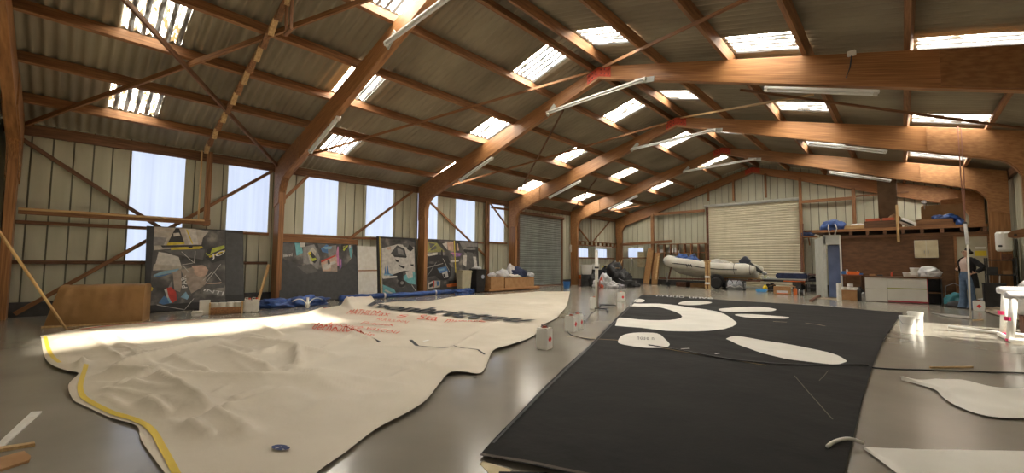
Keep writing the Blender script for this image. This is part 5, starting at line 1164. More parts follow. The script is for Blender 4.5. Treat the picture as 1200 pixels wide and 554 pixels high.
# board wall with door openings
doorL, doorR = yw(1121.5, 300, YO).x, yw(1158.5, 300, YO).x; dz = yw(1140, 277, YO).z
b = MB()
b.box(((xl+doorL)/2, YO+.03, zt/2), (doorL-xl, .06, zt)); b.box(((doorL+doorR)/2, YO+.03, (dz+zt)/2), (doorR-doorL, .06, zt-dz)); b.box(((doorR+8.3)/2, YO+.03, zt/2), (8.3-doorR, .06, zt))
struct(b.build('wall_office', CHIP))
b = MB(); b.box((xl+.03, (YO+.06+21.1)/2, zt/2), (.06, 21.1-YO-.06, zt)); struct(b.build('wall_office_side', CHIP))
# storage deck
t = thing('storage_deck', (6, YO, 2.5), 'long brown timber storage deck above the office wall', 'deck')
MB().box(((xl-.9+7.83)/2, (YO-.12+20.95)/2, 2.56), (7.83-xl+.9, 20.95-YO+.12, .05)).build('deck_board', DTIMB, t)
MB().box(((xl-.9+7.83)/2, YO-.10, 2.575), (7.83-xl+.9, .05, .10)).build('edge_board', TIMB, t)
for k in range(9):
    MB().box((xl+.3+k*.48, YO+.1, 2.46), (.09, .5, .15)).build('joist_end', DTIMB, t)
MB().box(((xl+7.83)/2, YO-.035, 2.33), (7.83-xl, .05, .10)).build('wall_batten', DTIMB, t)
# grey steel frame with open blue doors
gx0, gx1 = yw(953.5, 300, 17.2).x, yw(965, 300, 15.9).x
t = thing('grey_office_front', (gx1, 15.9, 0), 'pale grey doorway front with header, left of the brown board wall', 'doorway')
MB().prism([(gx0, 17.6, 0), (gx1-.03, 15.95, 0), (gx1-.03, 15.95, 2.35), (gx0, 17.6, 2.35)], (.05, .05, 0)).build('side_panel', PALEG, t)
MB().box((gx1+.03, 15.93, 1.18), (.10, .06, 2.35)).build('jamb', PALEG, t)
MB().box(((gx1+xl)/2, 15.93, (2.05+2.42)/2), (xl-gx1-.06, .06, .37)).build('header', PALEG, t)
MB().box((xl-.03, 15.90, 1.2), (.05, .07, 2.4)).build('jamb', OFFW, t)
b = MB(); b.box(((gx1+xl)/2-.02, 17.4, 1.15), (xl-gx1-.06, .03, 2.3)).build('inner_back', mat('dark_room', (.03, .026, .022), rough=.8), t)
t = thing('blue_door', (gx1+.1, 16.0, 0), 'tall pale blue door leaf standing open in the grey doorway', 'door')
MB().rbox((gx1+.32, 16.25, 1.02), (.44, .05, 2.02), .006, Rz(.12)).build('leaf', BLUED, t)
MB().lathe((gx1+.55, 16.20, .98), [(.02, 0), (.02, .05), (.035, .05), (.035, .08)], 10, Rx(PI/2)).build('knob', STEEL, t)
o = MB().prism([(gx1+.50, 15.98, .03), (gx1+.74, 15.98, .03), (gx1+.72, 16.10, 1.22), (gx1+.50, 16.10, 1.30)], (0, .03, 0)).build('blue_board', BLUED, None); tag(o, 'small blue panel leaning askew beside the blue door leaf', 'panel')
stick((gx1+.98, 15.78, 0), (gx1+1.0, 15.86, 1.05), .014, STEEL, 'steel_rod', 'thin steel rod leaning at right jamb of the grey doorway', 'rod'); stick((gx1+.80, 15.74, 0), (gx1+.92, 15.85, .9), .014, BLACKP, 'broom_handle', 'dark broom handle in front of the leaning blue panel', 'broom')
a = fl(950, 353); b_ = fl(962, 346); o = timber('floor_batten', a + Vector((0, 0, .025)), b_ + Vector((0, 0, .025)), .09, .05, RUST); tag(o, 'brown batten on floor leading to the grey doorway', 'batten')
o = MB().prism([(gx1-.2, 15.0, .002), (xl+.3, 14.6, .002), (xl+.1, 15.8, .002), (gx1, 15.85, .002)], (0, 0, .012)).build('door_mat', mat('tan_mat', (.36, .30, .22), (.27, .22, .15), 6, .9), None); tag(o, 'tan mat on floor in front of the grey doorway', 'mat')
# blue bundle with white straps on the header
c0 = yw(975, 262.5, 16.1)
t = thing('blue_bundle', (c0.x, 16.1, 2.6), 'big blue cloth bundle with white straps on the grey doorway header', 'bundle')
MB().blob((c0.x, 16.1, 2.585), (.36, .3, .42), 130, .35, 1.6, 4).build('cloth', BLUET, t, smooth=True)
for s in (-1, 1): MB().tube([(c0.x+.03+s*.10, 15.70, 2.82), (c0.x+.05+s*.13, 15.68, 2.66), (c0.x+.03+s*.08, 15.76, 2.42)], .035, 8, flat=.5).build('white_strap', SAILW2, t, smooth=True)
tag(MB().rbox((c0.x-.66, 16.1, 2.615), (.5, .3, .06), .01).build('rusty_tray', RUST, None), 'flat rusty tray left of the big blue bundle', 'tray')
# deck loads
def load(name, px0, px1, pyb, pyt, Y, d, m, label, cat, r=.01):
    a = yw(px0, pyb, Y); b_ = yw(px1, pyb, Y); z0 = 2.59; z1 = yw((px0+px1)/2, pyt, Y).z
    return tag(MB().rbox(((a.x+b_.x)/2, Y+d/2, (z0+z1)/2), (b_.x-a.x, d, z1-z0), r).build(name, m, None), label, cat)
load('plank_stack', 988, 1013, 268, 264, 16.0, .5, LTIMB, 'low stack of pale planks right of the big blue bundle', 'planks')
tag(MB().blob((yw(1004, 262, 16.0).x, 16.3, 2.70), (.22, .15, .14), 131, .4, 1.8, 3).build('pale_cloth', SAILW2, None, smooth=True), 'pale cloth lump on the low plank stack', 'cloth')
load('timber_bundle', 1013, 1050, 267, 258.5, 15.92, .7, DTIMB, 'long dark timber bundle under the red straps on the deck', 'timber')
for k, (x0, x1) in enumerate(((1014, 1031), (1034, 1048))):
    a = yw(x0, 259, 16.0); b_ = yw(x1, 258, 16.0); zz = yw(1030, 258.5, 15.92).z
    tag(MB().beam((a.x, 16.25, zz+.055), (b_.x, 16.25, zz+.06), .35, .10).build('red_board', mat('red_wood', (.55, .12, .05), (.4, .08, .03), 6, .6), None, bevel=.01), ('left', 'right')[k] + ' one of two red boards on the dark timber bundle', 'board')
load('brown_box', 1030, 1053, 262, 205, 18.2, .9, mat('brown_box_paint', (.21, .13, .07), (.14, .085, .045), 3, .7), 'large dark brown panel box standing at the back of the deck', 'box')
tag(MB().blob((yw(1036, 250, 17.0).x, 17.0, 2.60), (.26, .25, .42), 133, .35, 1.6, 3).build('brown_bundle', BROWNT, None, smooth=True), 'brown bundle behind the red boards on the deck', 'bundle')
tag(MB().blob((yw(1047, 246, 17.2).x, 17.2, 2.60), (.2, .2, .6), 134, .3, 1.6, 3).build('brown_bundle', CARD, None, smooth=True), 'taller brown sack beside pale upright on the deck', 'bundle')
a = yw(1052.5, 273, 15.80); zt_ = yw(1052.5, 240, 15.8).z
tag(timber('pale_upright', (a.x, 15.80, 2.10), (a.x, 15.80, zt_), .10, .07, LTIMB), 'short pale upright board fixed across the deck edge', 'upright')
a = yw(1063, 260, 16.1)
t = thing('white_case', (a.x, 16.1, 2.6), 'tilted white and black case on deck right of the pale upright', 'case'); M = Ry(.55)
MB().rbox((a.x+.03, 16.25, 2.78), (.46, .3, .20), .02, M).build('body', WHITE, t); MB().rbox((a.x+.0, 16.09, 2.78), (.40, .02, .06), .006, M).build('black_band', BLACKP, t)
load('ply_box', 1081, 1129, 262, 239.5, 17.6, .9, mat('light_ply', (.44, .26, .11), (.35, .19, .075), 3, .65), 'long light plywood box at the back of the deck', 'box')
load('plywood_board', 1104, 1131, 262, 233, 18.8, .3, PLY, 'darker plywood panel behind the long light plywood box', 'panel')
a = yw(1075, 265, 15.95); b_ = yw(1117, 262, 15.95); zz = yw(1095, 256.5, 15.95).z
t = thing('wooden_tray', ((a.x+b_.x)/2, 16.2, 2.6), 'shallow wooden tray at the deck edge under the blue tarpaulin', 'tray')
MB().rbox(((a.x+b_.x)/2, 16.0, (2.59+zz)/2), (b_.x-a.x, .03, zz-2.59), .005).build('front', TIMB, t); MB().rbox(((a.x+b_.x)/2, 16.55, (2.59+zz)/2), (b_.x-a.x, .03, zz-2.59), .005).build('rear', TIMB, t)
for x in (a.x, b_.x): MB().rbox((x, 16.27, (2.59+zz)/2), (.03, .52, zz-2.59), .005).build('end', TIMB, t)
tag(MB().blob((yw(1108, 252, 16.2).x, 16.28, zz-.1), (.28, .2, .26), 137, .4, 1.8, 4).build('blue_tarpaulin', BLUET, None, smooth=True), 'blue tarpaulin heap in the shallow wooden tray on deck', 'tarpaulin')
tag(MB().blob((yw(1123, 258, 15.9).x+.05, 16.1, 2.59), (.10, .15, .26), 138, .4, 1.8, 3).build('blue_cloth', BLUET, None, smooth=True), 'blue cloth end hanging right of the wooden tray on deck', 'cloth')
a = yw(1082.5, 237, 17.4); t = thing('spot_lamp', a, 'small round white lamp above the light plywood box', 'lamp')
MB().lathe(a, [(.03, 0), (.07, .03), (.08, .10), (.05, .14)], 14, Rx(PI/2)).build('shade', WHITE, t); MB().tube([(a.x, 17.35, a.z), (a.x+.05, 17.9, a.z-.5)], .012, 6).build('arm', STEEL, t)
# workbench counter
cx0, cx1, cx2 = yw(1014, 340, 14.95).x, yw(1086.5, 340, 14.95).x, yw(1105, 340, 14.95).x
CH = .84
t = thing('counter', ((cx0+cx2)/2, 15.3, 0), 'white fronted counter with green and red stripes below the cream wall cupboard', 'counter')
MB().rbox(((cx0+cx1)/2, 14.97, CH/2+.01), (cx1-cx0, .05, CH-.02), .004).build('front_panel', mat('counter_white', (.68, .66, .60), (.62, .60, .54), 2, .4), t)
mx = yw(1040, 340, 14.95).x
MB().box(((mx+cx1)/2, 14.942, .49), (cx1-mx, .006, .03)).build('green_stripe', mat('olive_green', (.34, .36, .08), rough=.5), t)
MB().box(((mx+cx1)/2, 14.942, .055), (cx1-mx, .006, .055)).build('red_stripe', mat('dark_red', (.42, .04, .06), rough=.5), t)
MB().box((mx, 14.942, CH/2), (.008, .006, CH-.04)).build('panel_joint', GROOVE, t); MB().box(((cx0+mx)/2, 14.942, .45), (mx-cx0, .006, .006)).build('panel_joint', GROOVE, t)
MB().box((cx1+.01, 14.97, CH/2), (.02, .055, CH)).build('red_edge', MATS['dark_red'], t)
MB().rbox(((cx0+cx2)/2, 15.4, CH+.02), (cx2-cx0+.04, 1.0, .05), .008).build('worktop', CHIP, t)
for x in (cx0+.02, cx1+.03, cx2-.02): MB().box((x, 15.45, CH/2), (.03, .85, CH)).build('side', DARKG, t)
MB().box(((cx1+cx2)/2, 15.4, .38), (cx2-cx1-.05, .8, .03)).build('shelf', CHIP, t); MB().box(((cx1+cx2)/2, 15.85, CH/2), (cx2-cx1-.05, .03, CH)).build('back', BLACKP, t)
def on_bench(px, Y): return Vector((yw(px, 320, Y).x, Y, CH+.047))
for k, (px, Y, r, h_, lb) in enumerate(((1063, 15.25, .11, .14, 'small white tub at left of the tubs on the counter'), (1072, 15.3, .13, .16, 'lower white tub of the stacked pair on the counter'), (1071, 15.15, .10, .10, 'short white tub in front of the stacked pair on counter'))):
    p = on_bench(px, Y); t = thing('tub', p, lb, 'tub', 'white tubs on the counter'); MB().lathe(p, [(r*.85, 0), (r, h_-.03)], 18).build('body', OFFW, t); MB().lathe(p + Vector((0, 0, h_-.03)), [(r*1.06, 0), (r*1.06, .03), (r*.95, .033)], 18).build('lid', WHITE, t)
p = on_bench(1072, 15.3) + Vector((0, 0, .165)); t = thing('tub', p, 'upper white tub of the stacked pair on the counter', 'tub', 'white tubs on the counter'); MB().lathe(p, [(.10, 0), (.12, .11)], 18).build('body', OFFW, t); MB().lathe(p + Vector((0, 0, .11)), [(.125, 0), (.125, .03)], 18).build('lid', WHITE, t)
p = on_bench(1089, 15.3); tag(MB().blob(p, (.27, .22, .33), 141, .3, 1.5, 4).build('white_sack', BAGW, None, smooth=True), 'white cloth sack slumped on the counter near the cream door', 'sack')
for k, px in enumerate((1081, 1100)):
    pass
for k, (px, h_, m, lb) in enumerate(((1045, .16, REDT, 'red bottle on the counter before the board wall'), (1031, .05, DARKG, 'small dark tool lying on the counter'), (1022, .06, CARD, 'small brown block on the left of the counter'))):
    p = on_bench(px, 15.5); o = MB().lathe(p, [(.03, 0), (.03, h_*.7), (.012, h_*.8), (.012, h_)], 10).build('bottle', m, None) if k == 0 else MB().rbox(p + Vector((0, 0, h_/2)), (.16, .1, h_), .01).build('tool' if k == 1 else 'block', m, None); tag(o, lb, ('bottle', 'tool', 'block')[k])
# cream wall cupboard
a = yw(1071, 282, YO); b_ = yw(1099.5, 302, YO); t = thing('wall_cupboard', ((a.x+b_.x)/2, YO-.15, (a.z+b_.z)/2), 'cream two-door cupboard fixed on the brown board wall', 'cupboard')
W_ = b_.x-a.x; H_ = a.z-b_.z
MB().rbox(((a.x+b_.x)/2, YO-.14, (a.z+b_.z)/2), (W_, .26, H_), .006).build('carcass', OFFW, t)
for s in (-1, 1):
    d = MB().rbox(((a.x+b_.x)/2+s*W_/4, YO-.28, (a.z+b_.z)/2), (W_/2-.012, .02, H_-.01), .004).build('door', CREAM, t); MB().rbox(((a.x+b_.x)/2+s*.05, YO-.30, (a.z+b_.z)/2-.1), (.015, .02, .1), .004).build('handle', STEEL, d)
# little shelf bench left of the counter
a = yw(986, 322, 15.2); b_ = yw(1010, 322, 15.2); zz = a.z
t = thing('side_bench', ((a.x+b_.x)/2, 15.4, 0), 'small dark side bench left of the counter holding an orange case', 'bench')
MB().rbox(((a.x+b_.x)/2, 15.5, zz), (b_.x-a.x, .6, .04), .006).build('top', mat('red_brown', (.30, .10, .05), rough=.6), t)
MB().box((b_.x-.25, 15.6, zz/2), (.4, .4, zz)).build('cabinet', CHIP, t); MB().box((a.x+.05, 15.7, zz/2), (.05, .05, zz)).build('leg', DTIMB, t)
for k, (px, s, m, lb, nm_) in enumerate(((1000, (.34, .2, .11), ORNG, 'orange case on the small side bench', 'case'), (988.5, (.13, .13, .12), BLUEP, 'blue tin on the small side bench', 'tin'), (992.5, (.06, .06, .19), WHITE, 'white bottle between blue tin and orange case', 'bottle'), (1007, (.2, .16, .05), BLUEP, 'flat blue box right of the orange case', 'box'))):
    X = yw(px, 318, 15.35).x; tag(MB().rbox((X, 15.38, zz+.021+s[2]/2), s, .012).build(nm_, m, None), lb, nm_)
# cardboard crate with white rolls, tube
P = fl(995, 352); a = yw(986.5, 350, P.y); b_ = yw(1004.5, 350, P.y)
t = carton(((a.x+b_.x)/2, P.y+.22, .19), (b_.x-a.x, .40, .36), 'cardboard box of white rolls at the foot of the side bench', 0, False)
for k, (dx, z, lb) in enumerate(((-.16, .37, 'left'), (.02, .37, 'middle'), (.19, .37, 'right'), (.02, .49, 'topmost'))):
    tag(MB().lathe(((a.x+b_.x)/2+dx, P.y+.22, z), [(.03, 0), (.085, 0), (.085, .10), (.03, .10)], 16).build('white_roll', WHITE, None), '%s white roll in the cardboard box by the side bench' % lb, 'roll', 'white rolls in the cardboard box')
P = fl(983.5, 352.5); o = MB().tube([P + Vector((0, .05, .0)), P + Vector((0, .05, .62))], .07, 16).build('upright_tube', OFFW, None, smooth=False); tag(o, 'cream tube standing on end beside the cardboard box of rolls', 'tube')
for k, (px, h_, m, lb) in enumerate(((1008, .50, BLACKP, 'black canister between side bench and counter'), (1011.5, .36, STEEL, 'grey canister touching left end of the counter'))):
    P = Vector((yw(px, 345, 15.05).x, 15.05, 0)); t = thing('canister', P, lb, 'canister'); MB().lathe(P, [(.085, 0), (.09, .02), (.09, h_*.75), (.05, h_*.88)], 14).build('body', m, t); MB().lathe(P + Vector((0, 0, h_*.88)), [(.04, 0), (.04, h_*.12)], 10).build('cap', DARKG, t)
# cream door with yellow notice
d = MB().rbox(((doorL+doorR)/2, YO-.01, dz/2), (doorR-doorL-.02, .05, dz-.02), .004).build('door_3', mat('door_cream', (.50, .46, .34), (.42, .38, .27), 3, .55)); struct(d)
fr = MB(); fr.box((doorL-.03, YO-.02, dz/2), (.07, .08, dz)); fr.build('jamb', TIMB, d); MB().box((doorR+.03, YO-.02, dz/2), (.07, .08, dz)).build('jamb', TIMB, d); MB().box(((doorL+doorR)/2, YO-.02, dz+.03), (doorR-doorL+.13, .08, .07)).build('lintel', TIMB, d)
a = yw(1142.5, 294.5, YO-.03); b_ = yw(1146, 299, YO-.03); tag(MB().box((a.x+.12, YO-.04, (a.z+b_.z)/2), (.26, .006, .17)).build('yellow_notice', mat('notice_yellow', (.65, .50, .03), rough=.5), None), 'yellow notice stuck on the cream door beside the person', 'notice')
tag(MB().box((a.x+.12, YO-.04, (a.z+b_.z)/2+.18), (.24, .006, .06)).build('pale_notice', OFFW, None), 'small pale notice above the yellow one on the cream door', 'notice')
# water heater
YH = 15.32; c0 = yw(1176.5, 283, YH); zt_ = yw(1176, 271.5, YH).z; zb_ = yw(1176, 294.5, YH).z; r = (yw(1187, 283, YH).x-yw(1166, 283, YH).x)/2
t = thing('water_heater', c0, 'white cylindrical water heater on wall right of the cream door', 'water heater')
MB().lathe((c0.x, YH, zb_), [(r*.8, 0), (r, .05), (r, zt_-zb_-.05), (r*.8, zt_-zb_)], 28).build('tank', WHITE, t, smooth=False)
MB().box((c0.x, YH+r*.98, (zt_+zb_)/2), (.2, .06, .5)).build('wall_bracket', STEEL, t)
for s in (-1, 1): MB().tube([(c0.x+s*.08, YH, zb_), (c0.x+s*.08, YH, zb_-.30)], .014, 8).build('pipe', mat('copper', (.45, .2, .1), rough=.35, metal=.8), t)
MB().rbox((c0.x-.1, YH-r*.98, zb_+.16), (.08, .03, .06), .008).build('dial', DARKG, t)
# timber arm sticking in from the right
A_ = yw(1181, 275.5, 12.2); B_ = yw(1214, 271, 12.2)
t = thing('timber_jib', A_, 'brown timber arm with rounded end reaching in at the right edge of photo', 'arm')
pts = [Vector((A_.x + .0, 12.2, A_.z))]; prof = [(-.0, .05), (.10, .10), (.3, .12), (B_.x-A_.x, .21)]
b = MB(); poly = [Vector((A_.x+dx, 12.15, A_.z + (B_.z-A_.z)*dx/(B_.x-A_.x) + h_)) for dx, h_ in prof] + [Vector((A_.x+dx, 12.15, A_.z + (B_.z-A_.z)*dx/(B_.x-A_.x) - h_)) for dx, h_ in prof[::-1]]
b.prism(poly, (0, .07, 0)).build('arm_board', TIMB, t, bevel=.01)
MB().lathe((A_.x+.12, 12.15, A_.z), [(.03, 0), (.03, .012)], 12, Rx(PI/2)).build('bolt', BOLT, t)
MB().beam((8.27, 12.18, A_.z-.5), (8.27, 12.18, A_.z+.5), .3, .08, (0, 1, 0)).build('wall_plate', TIMB, t)
# dark shelving and boxes at far right
a = yw(1161, 330, 15.6)
t = thing('dark_shelving', (8.0, 15.5, 0), 'dark shelving with clutter right of the cream door', 'shelving')
for z in (.42, 1.0, 1.45): MB().box((7.98, 15.34, z), (.62, .5, .03)).build('tier', DARKG, t)
for x in (7.69, 8.27):
    for y in (15.10, 15.58): MB().box((x, y, .76), (.035, .035, 1.52)).build('upright', DARKG, t)
for k, (x, z, s, m, lb) in enumerate(((7.82, 1.015, (.2, .2, .22), DARKG, 'dark grey box on upper tier of the dark shelving'), (8.1, 1.015, (.18, .2, .12), CARD, 'brown box on upper tier of the dark shelving'), (7.85, .435, (.24, .2, .26), BLACKP, 'black box on lowest tier of dark shelving'), (8.12, 1.465, (.2, .2, .16), RUST, 'rusty tin on the top tier of the dark shelving'))):
    tag(MB().rbox((x, 15.32, z+s[2]/2), s, .012).build('box', m, None), lb, 'box')
P = Vector((yw(1165.5, 345, 14.6).x, 14.6, 0)); zt_ = yw(1165, 331.5, 14.6).z
t = thing('black_crate', P, 'black plastic crate between the person and the white padded trestle', 'crate')
for s in (-1, 1):
    MB().rbox(P + Vector((s*.21, 0, zt_/2)), (.02, .36, zt_-.02), .006).build('side', BLACKP, t); MB().rbox(P + Vector((0, s*.17, zt_/2)), (.42, .02, zt_-.02), .006).build('side', DARKG, t)
MB().box(P + Vector((0, 0, .02)), (.42, .34, .03)).build('bottom', BLACKP, t); MB().rbox(P + Vector((0, 0, zt_-.02)), (.46, .39, .035), .008).build('rim', DARKG, t)
stick(Vector((P.x+.08, 14.62, .05)), Vector((P.x+.13, 14.64, zt_+.22)), .012, OFFW, 'thin_rod', 'thin white rod standing in the black plastic crate', 'rod')
P = fl(1116, 356); P = Vector((P.x, 14.9, 0)); tag(MB().blob(P, (.20, .18, .40), 151, .35, 1.7, 4).build('teal_bag', TEAL, None, smooth=True), 'teal bag on floor left of the person', 'bag')
tag(MB().blob(Vector((P.x+.12, 14.55, 0)), (.30, .16, .18), 152, .4, 1.7, 3).build('dark_bag', BLACKP, None, smooth=True), 'black bag on floor in front of the teal bag', 'bag')
o = MB().tube([Vector((P.x-.2, 14.85, .25)), Vector((P.x-.18, 14.85, .62)), Vector((P.x, 14.85, .72)), Vector((P.x+.18, 14.85, .6))], .013, 6).build('bag_hoop', STEEL, None, smooth=True); tag(o, 'thin hoop handle rising over the teal bag', 'hoop')
t = square_can(1147.5, 364, 'white square can with red diamond on floor right of the person', -.06, .27, .23, 'y', None)
P = fl(1156, 359); t = thing('white_pot', P, 'pale pot with lid on floor between can and padded trestle', 'pot'); MB().lathe(P, [(.15, 0), (.16, .2)], 18).build('body', OFFW, t); MB().lathe(P + Vector((0, 0, .2)), [(.17, 0), (.17, .03), (.05, .06)], 18).build('lid', BAGW, t)
cloth('grey_cloth', ((1092, 366), (1110, 370), (1125, 371.5), (1137, 373)), ((1092, 366), (1105, 368), (1120, 369), (1137, 371)), 'grey dust cloth strip on floor left of the hanging white pole', .015, mat('grey_cloth', (.36, .34, .31), (.28, .26, .24), 5, .8))
cloth('grey_cloth', ((1150, 362), (1163, 367), (1180, 372), (1200, 375)), ((1150, 362), (1170, 362), (1185, 363), (1200, 364)), 'brownish ground cloth heap behind the padded trestle', .05, mat('brown_cloth', (.33, .27, .20), (.22, .17, .12), 5, .8), lift=.06)
for k, (q0, q1, lb) in enumerate((((1140, 375.5), (1152, 375), 'short tan stick on floor right of the hanging white pole'), ((1090, 431.5), (1140, 431), 'thin tan stick on floor right of black sail'))):
    A_ = fl(*q0); B_ = fl(*q1); stick(A_ + Vector((0, 0, .012)), B_ + Vector((0, 0, .012)), .010, LTIMB, 'floor_stick', lb, 'stick')
# ropes hanging from the rafter and the white pole tied to them
Yr = 10.42; top = yw(1122.5, 148, Yr); top2 = yw(1126, 150, Yr); bot = yw(1131, 262, Yr)
for k, (a_, lb) in enumerate(((top, 'left one of two brown ropes hanging from the long right rafter'), (top2, 'right one of two brown ropes hanging from the long right rafter'))):
    tag(MB().tube([(a_.x, Yr, a_.z), (a_.x*.5+bot.x*.5+.03*(k-.5), Yr, (a_.z+bot.z)/2), (bot.x, Yr, bot.z+.03)], .011, 6).build('hanging_rope', ROPE, None), lb, 'rope')
foot = fl(1137.5, 374); t = thing('white_pole', (foot.x, foot.y, 0), 'slim white pole hanging upright from the brown ropes before the cream door', 'pole')
MB().tube([(bot.x, Yr, bot.z), (bot.x+.02, Yr, bot.z-.5)], .032, 10).build('wrapped_head', BAGW, t, smooth=True)
MB().tube([(bot.x+.02, Yr, bot.z-.48), (foot.x, foot.y, .01)], .018, 10).build('shaft', OFFW, t, smooth=True)
MB().lathe((bot.x, Yr, bot.z), [(.035, 0), (.035, .03), (.015, .05)], 10).build('end_cap', DARKG, t)
# sunlit white buckets
P = fl(1064, 390)
for k in range(2):
    t = thing('white_bucket', P + Vector((0, .0, .0 if k == 0 else .0)), ('front white bucket beside the right edge of the black sail', 'rear white bucket beside the right edge of the black sail')[k], 'bucket', 'white buckets by the black sail')
    p = P + (Vector((0, 0, 0)) if k == 0 else Vector((.12, .55, 0)))
    h_ = .32 if k == 0 else .36
    MB().lathe(p, [(.095, 0), (.10, .01), (.112, h_-.04)], 24).build('body', WHITE, t, smooth=False); MB().lathe(p + Vector((0, 0, h_-.04)), [(.12, 0), (.12, .035), (.11, .04)], 24).build('lid', WHITE, t)
    MB().tube([p + Vector((-.116, 0, h_-.06)), p + Vector((-.07, -.11, h_-.14)), p + Vector((.07, -.11, h_-.14)), p + Vector((.116, 0, h_-.06))], .006, 6).build('handle', STEEL, t)
# white padded trestle with pink tape
t = thing('padded_trestle', fl(1180, 396), 'white padded pipe trestle with pink tape at right edge of photo', 'trestle')
LEG = [(fl(1176, 393), 340), (fl(1184, 401), 346)]
heads = []
for P, yt in LEG:
    T = at(P, 1178 if yt == 340 else 1188, yt); heads.append(T)
    MB().tube([P + Vector((0, 0, .03)), Vector((T.x, T.y, T.z))], .05, 14).build('leg', WHITE, t, smooth=True)
    MB().tube([Vector((P.x, P.y, T.z*.46)), Vector((P.x, P.y, T.z*.54))], .056, 14).build('pink_tape', PINKT, t); MB().tube([Vector((P.x, P.y, .02)), Vector((P.x, P.y, .06))], .056, 14).build('pink_tape', PINKT, t)
    e = Vector((T.x+1.1, T.y+.25, T.z+.02))
    MB().tube([T + Vector((-.10, -.02, 0)), T + Vector((-.05, -.01, 0)), e], [.055, .068, .07], 14).build('padded_arm', BAGW, t, smooth=True)
MB().tube([LEG[0][0] + Vector((0, 0, .08)), heads[1] + Vector((0, 0, -.25))], .016, 8).build('cross_rod', OFFW, t)
MB().tube([fl(1112, 384) + Vector((0, 0, .03)), fl(1170, 392) + Vector((0, 0, .04)), fl(1215, 396) + Vector((0, 0, .04))], .026, 10).build('foot_pipe', WHITE, t, smooth=True)
MB().tube([fl(1172, 394) + Vector((0, 0, .04)), fl(1186, 402) + Vector((0, 0, .04)), fl(1230, 404) + Vector((0, 0, .04))], .04, 10).build('foot_pipe', WHITE, t, smooth=True)
tag(MB().blob((heads[0].x+.55, heads[0].y+.65, .35), (.40, .28, .62), 161, .35, 1.6, 4).build('plastic_wrap', mat('clear_wrap', (.55, .54, .53), (.38, .37, .36), 6, .3, bump=.3), None, smooth=True), 'grey plastic wrapped bundle behind the white padded trestle', 'bundle')
tag(MB().rbox((heads[0].x+.55, heads[0].y+.65, .175), (.6, .45, .35), .02).build('brown_chest', mat('chest_brown', (.22, .09, .05), (.14, .05, .03), 6, .6), None), 'reddish-brown chest under the grey wrapped bundle', 'chest')
# ================================================================== the person by the cream door
def skin_mesh(nodes, edges, name, m, parent, sub=2, root=0, frame=None):
    """nodes: {key: (pos, rx, ry)}; one continuous skinned surface"""
    keys = list(nodes); me = bpy.data.meshes.new(name)
    me.from_pydata([tuple(nodes[k][0]) for k in keys], [(keys.index(a), keys.index(b_)) for a, b_ in edges], [])
    o = bpy.data.objects.new(name, me); COL.objects.link(o)
    md = o.modifiers.new('skin', 'SKIN'); md.use_smooth_shade = True
    for i, k in enumerate(keys):
        sv = me.skin_vertices[0].data[i]; sv.radius = (nodes[k][1], nodes[k][2]); sv.use_root = (i == root)
    md2 = o.modifiers.new('sub', 'SUBSURF'); md2.levels = sub; md2.render_levels = sub
    dg = bpy.context.evaluated_depsgraph_get(); dg.update()
    me2 = bpy.data.meshes.new_from_object(o.evaluated_get(dg)); bpy.data.objects.remove(o)
    o = bpy.data.objects.new(name, me2); COL.objects.link(o)
    me2.materials.clear(); me2.materials.append(m); me2.polygons.foreach_set('use_smooth', [True]*len(me2.polygons))
    if parent is not None: attach(o, parent)
    return o
SKIN = mat('skin', (.60, .36, .26), (.54, .31, .22), 12, .5)
HAIR = mat('dark_hair', (.018, .012, .010), (.03, .02, .015), 40, .7, spec=.15)
DENIM = mat('blue_denim', (.105, .165, .26), (.075, .12, .20), 12, .8, bump=.1)
TOP_ = mat('pale_pink_top', (.64, .50, .44), (.56, .42, .36), 10, .7)
CARDI = mat('black_cardigan', (.018, .017, .019), (.010, .010, .011), 12, .85, bump=.15)
SHOE = mat('dark_shoe', (.03, .028, .028), rough=.5)
PP = fl(1136.5, 362); HP = at(PP, 1137, 291).z; KP = HP/1.70      # scaled so the head meets its sight line
face_dir = Vector((-.80, -.60, 0)).normalized()                     # she looks to the left of the photo
sd_ = Vector((-face_dir.y, face_dir.x, 0))                          # her left hand side
def B(f, s, z): return PP + (face_dir*f + sd_*s + Vector((0, 0, z)))*KP
pr = thing('person', PP, 'person in open black cardigan, pale top and flared jeans, hand on hip', 'person')
LA = B(.02, .125, .0); 
body = {'pel': (B(0, 0, .95), .14, .11), 'waist': (B(.01, 0, 1.10), .115, .09), 'chest': (B(.02, 0, 1.27), .135, .10), 'shl': (B(-.01, 0, 1.38), .10, .075), 'neck': (B(-.005, 0, 1.455), .047, .05), 'nk2': (B(.015, 0, 1.50), .045, .047),
        'head': (B(.03, 0, 1.585), .068, .082), 'crown': (B(.02, 0, 1.645), .055, .065),
        'lS': (B(-.01, .165, 1.375), .052, .052), 'lE': (B(-.10, .35, 1.16), .038, .038), 'lW': (B(-.03, .215, 1.04), .027, .03),
        'rS': (B(-.01, -.165, 1.375), .052, .052), 'rE': (B(-.04, -.24, 1.12), .038, .038), 'rW': (B(.17, -.13, 1.10), .027, .028), 'rP': (B(.225, -.07, 1.115), .024, .034),
        'lP': (B(.03, .19, 1.005), .022, .036),
        'lH': (B(0, .095, .90), .095, .095), 'lK': (B(.03, .115, .50), .062, .062), 'lA': (B(0, .125, .09), .038, .042), 'lF': (B(.13, .14, .035), .036, .028),
        'rH': (B(0, -.095, .90), .095, .095), 'rK': (B(.05, -.10, .50), .062, .062), 'rA': (B(.03, -.105, .09), .038, .042), 'rF': (B(.16, -.11, .035), .036, .028)}
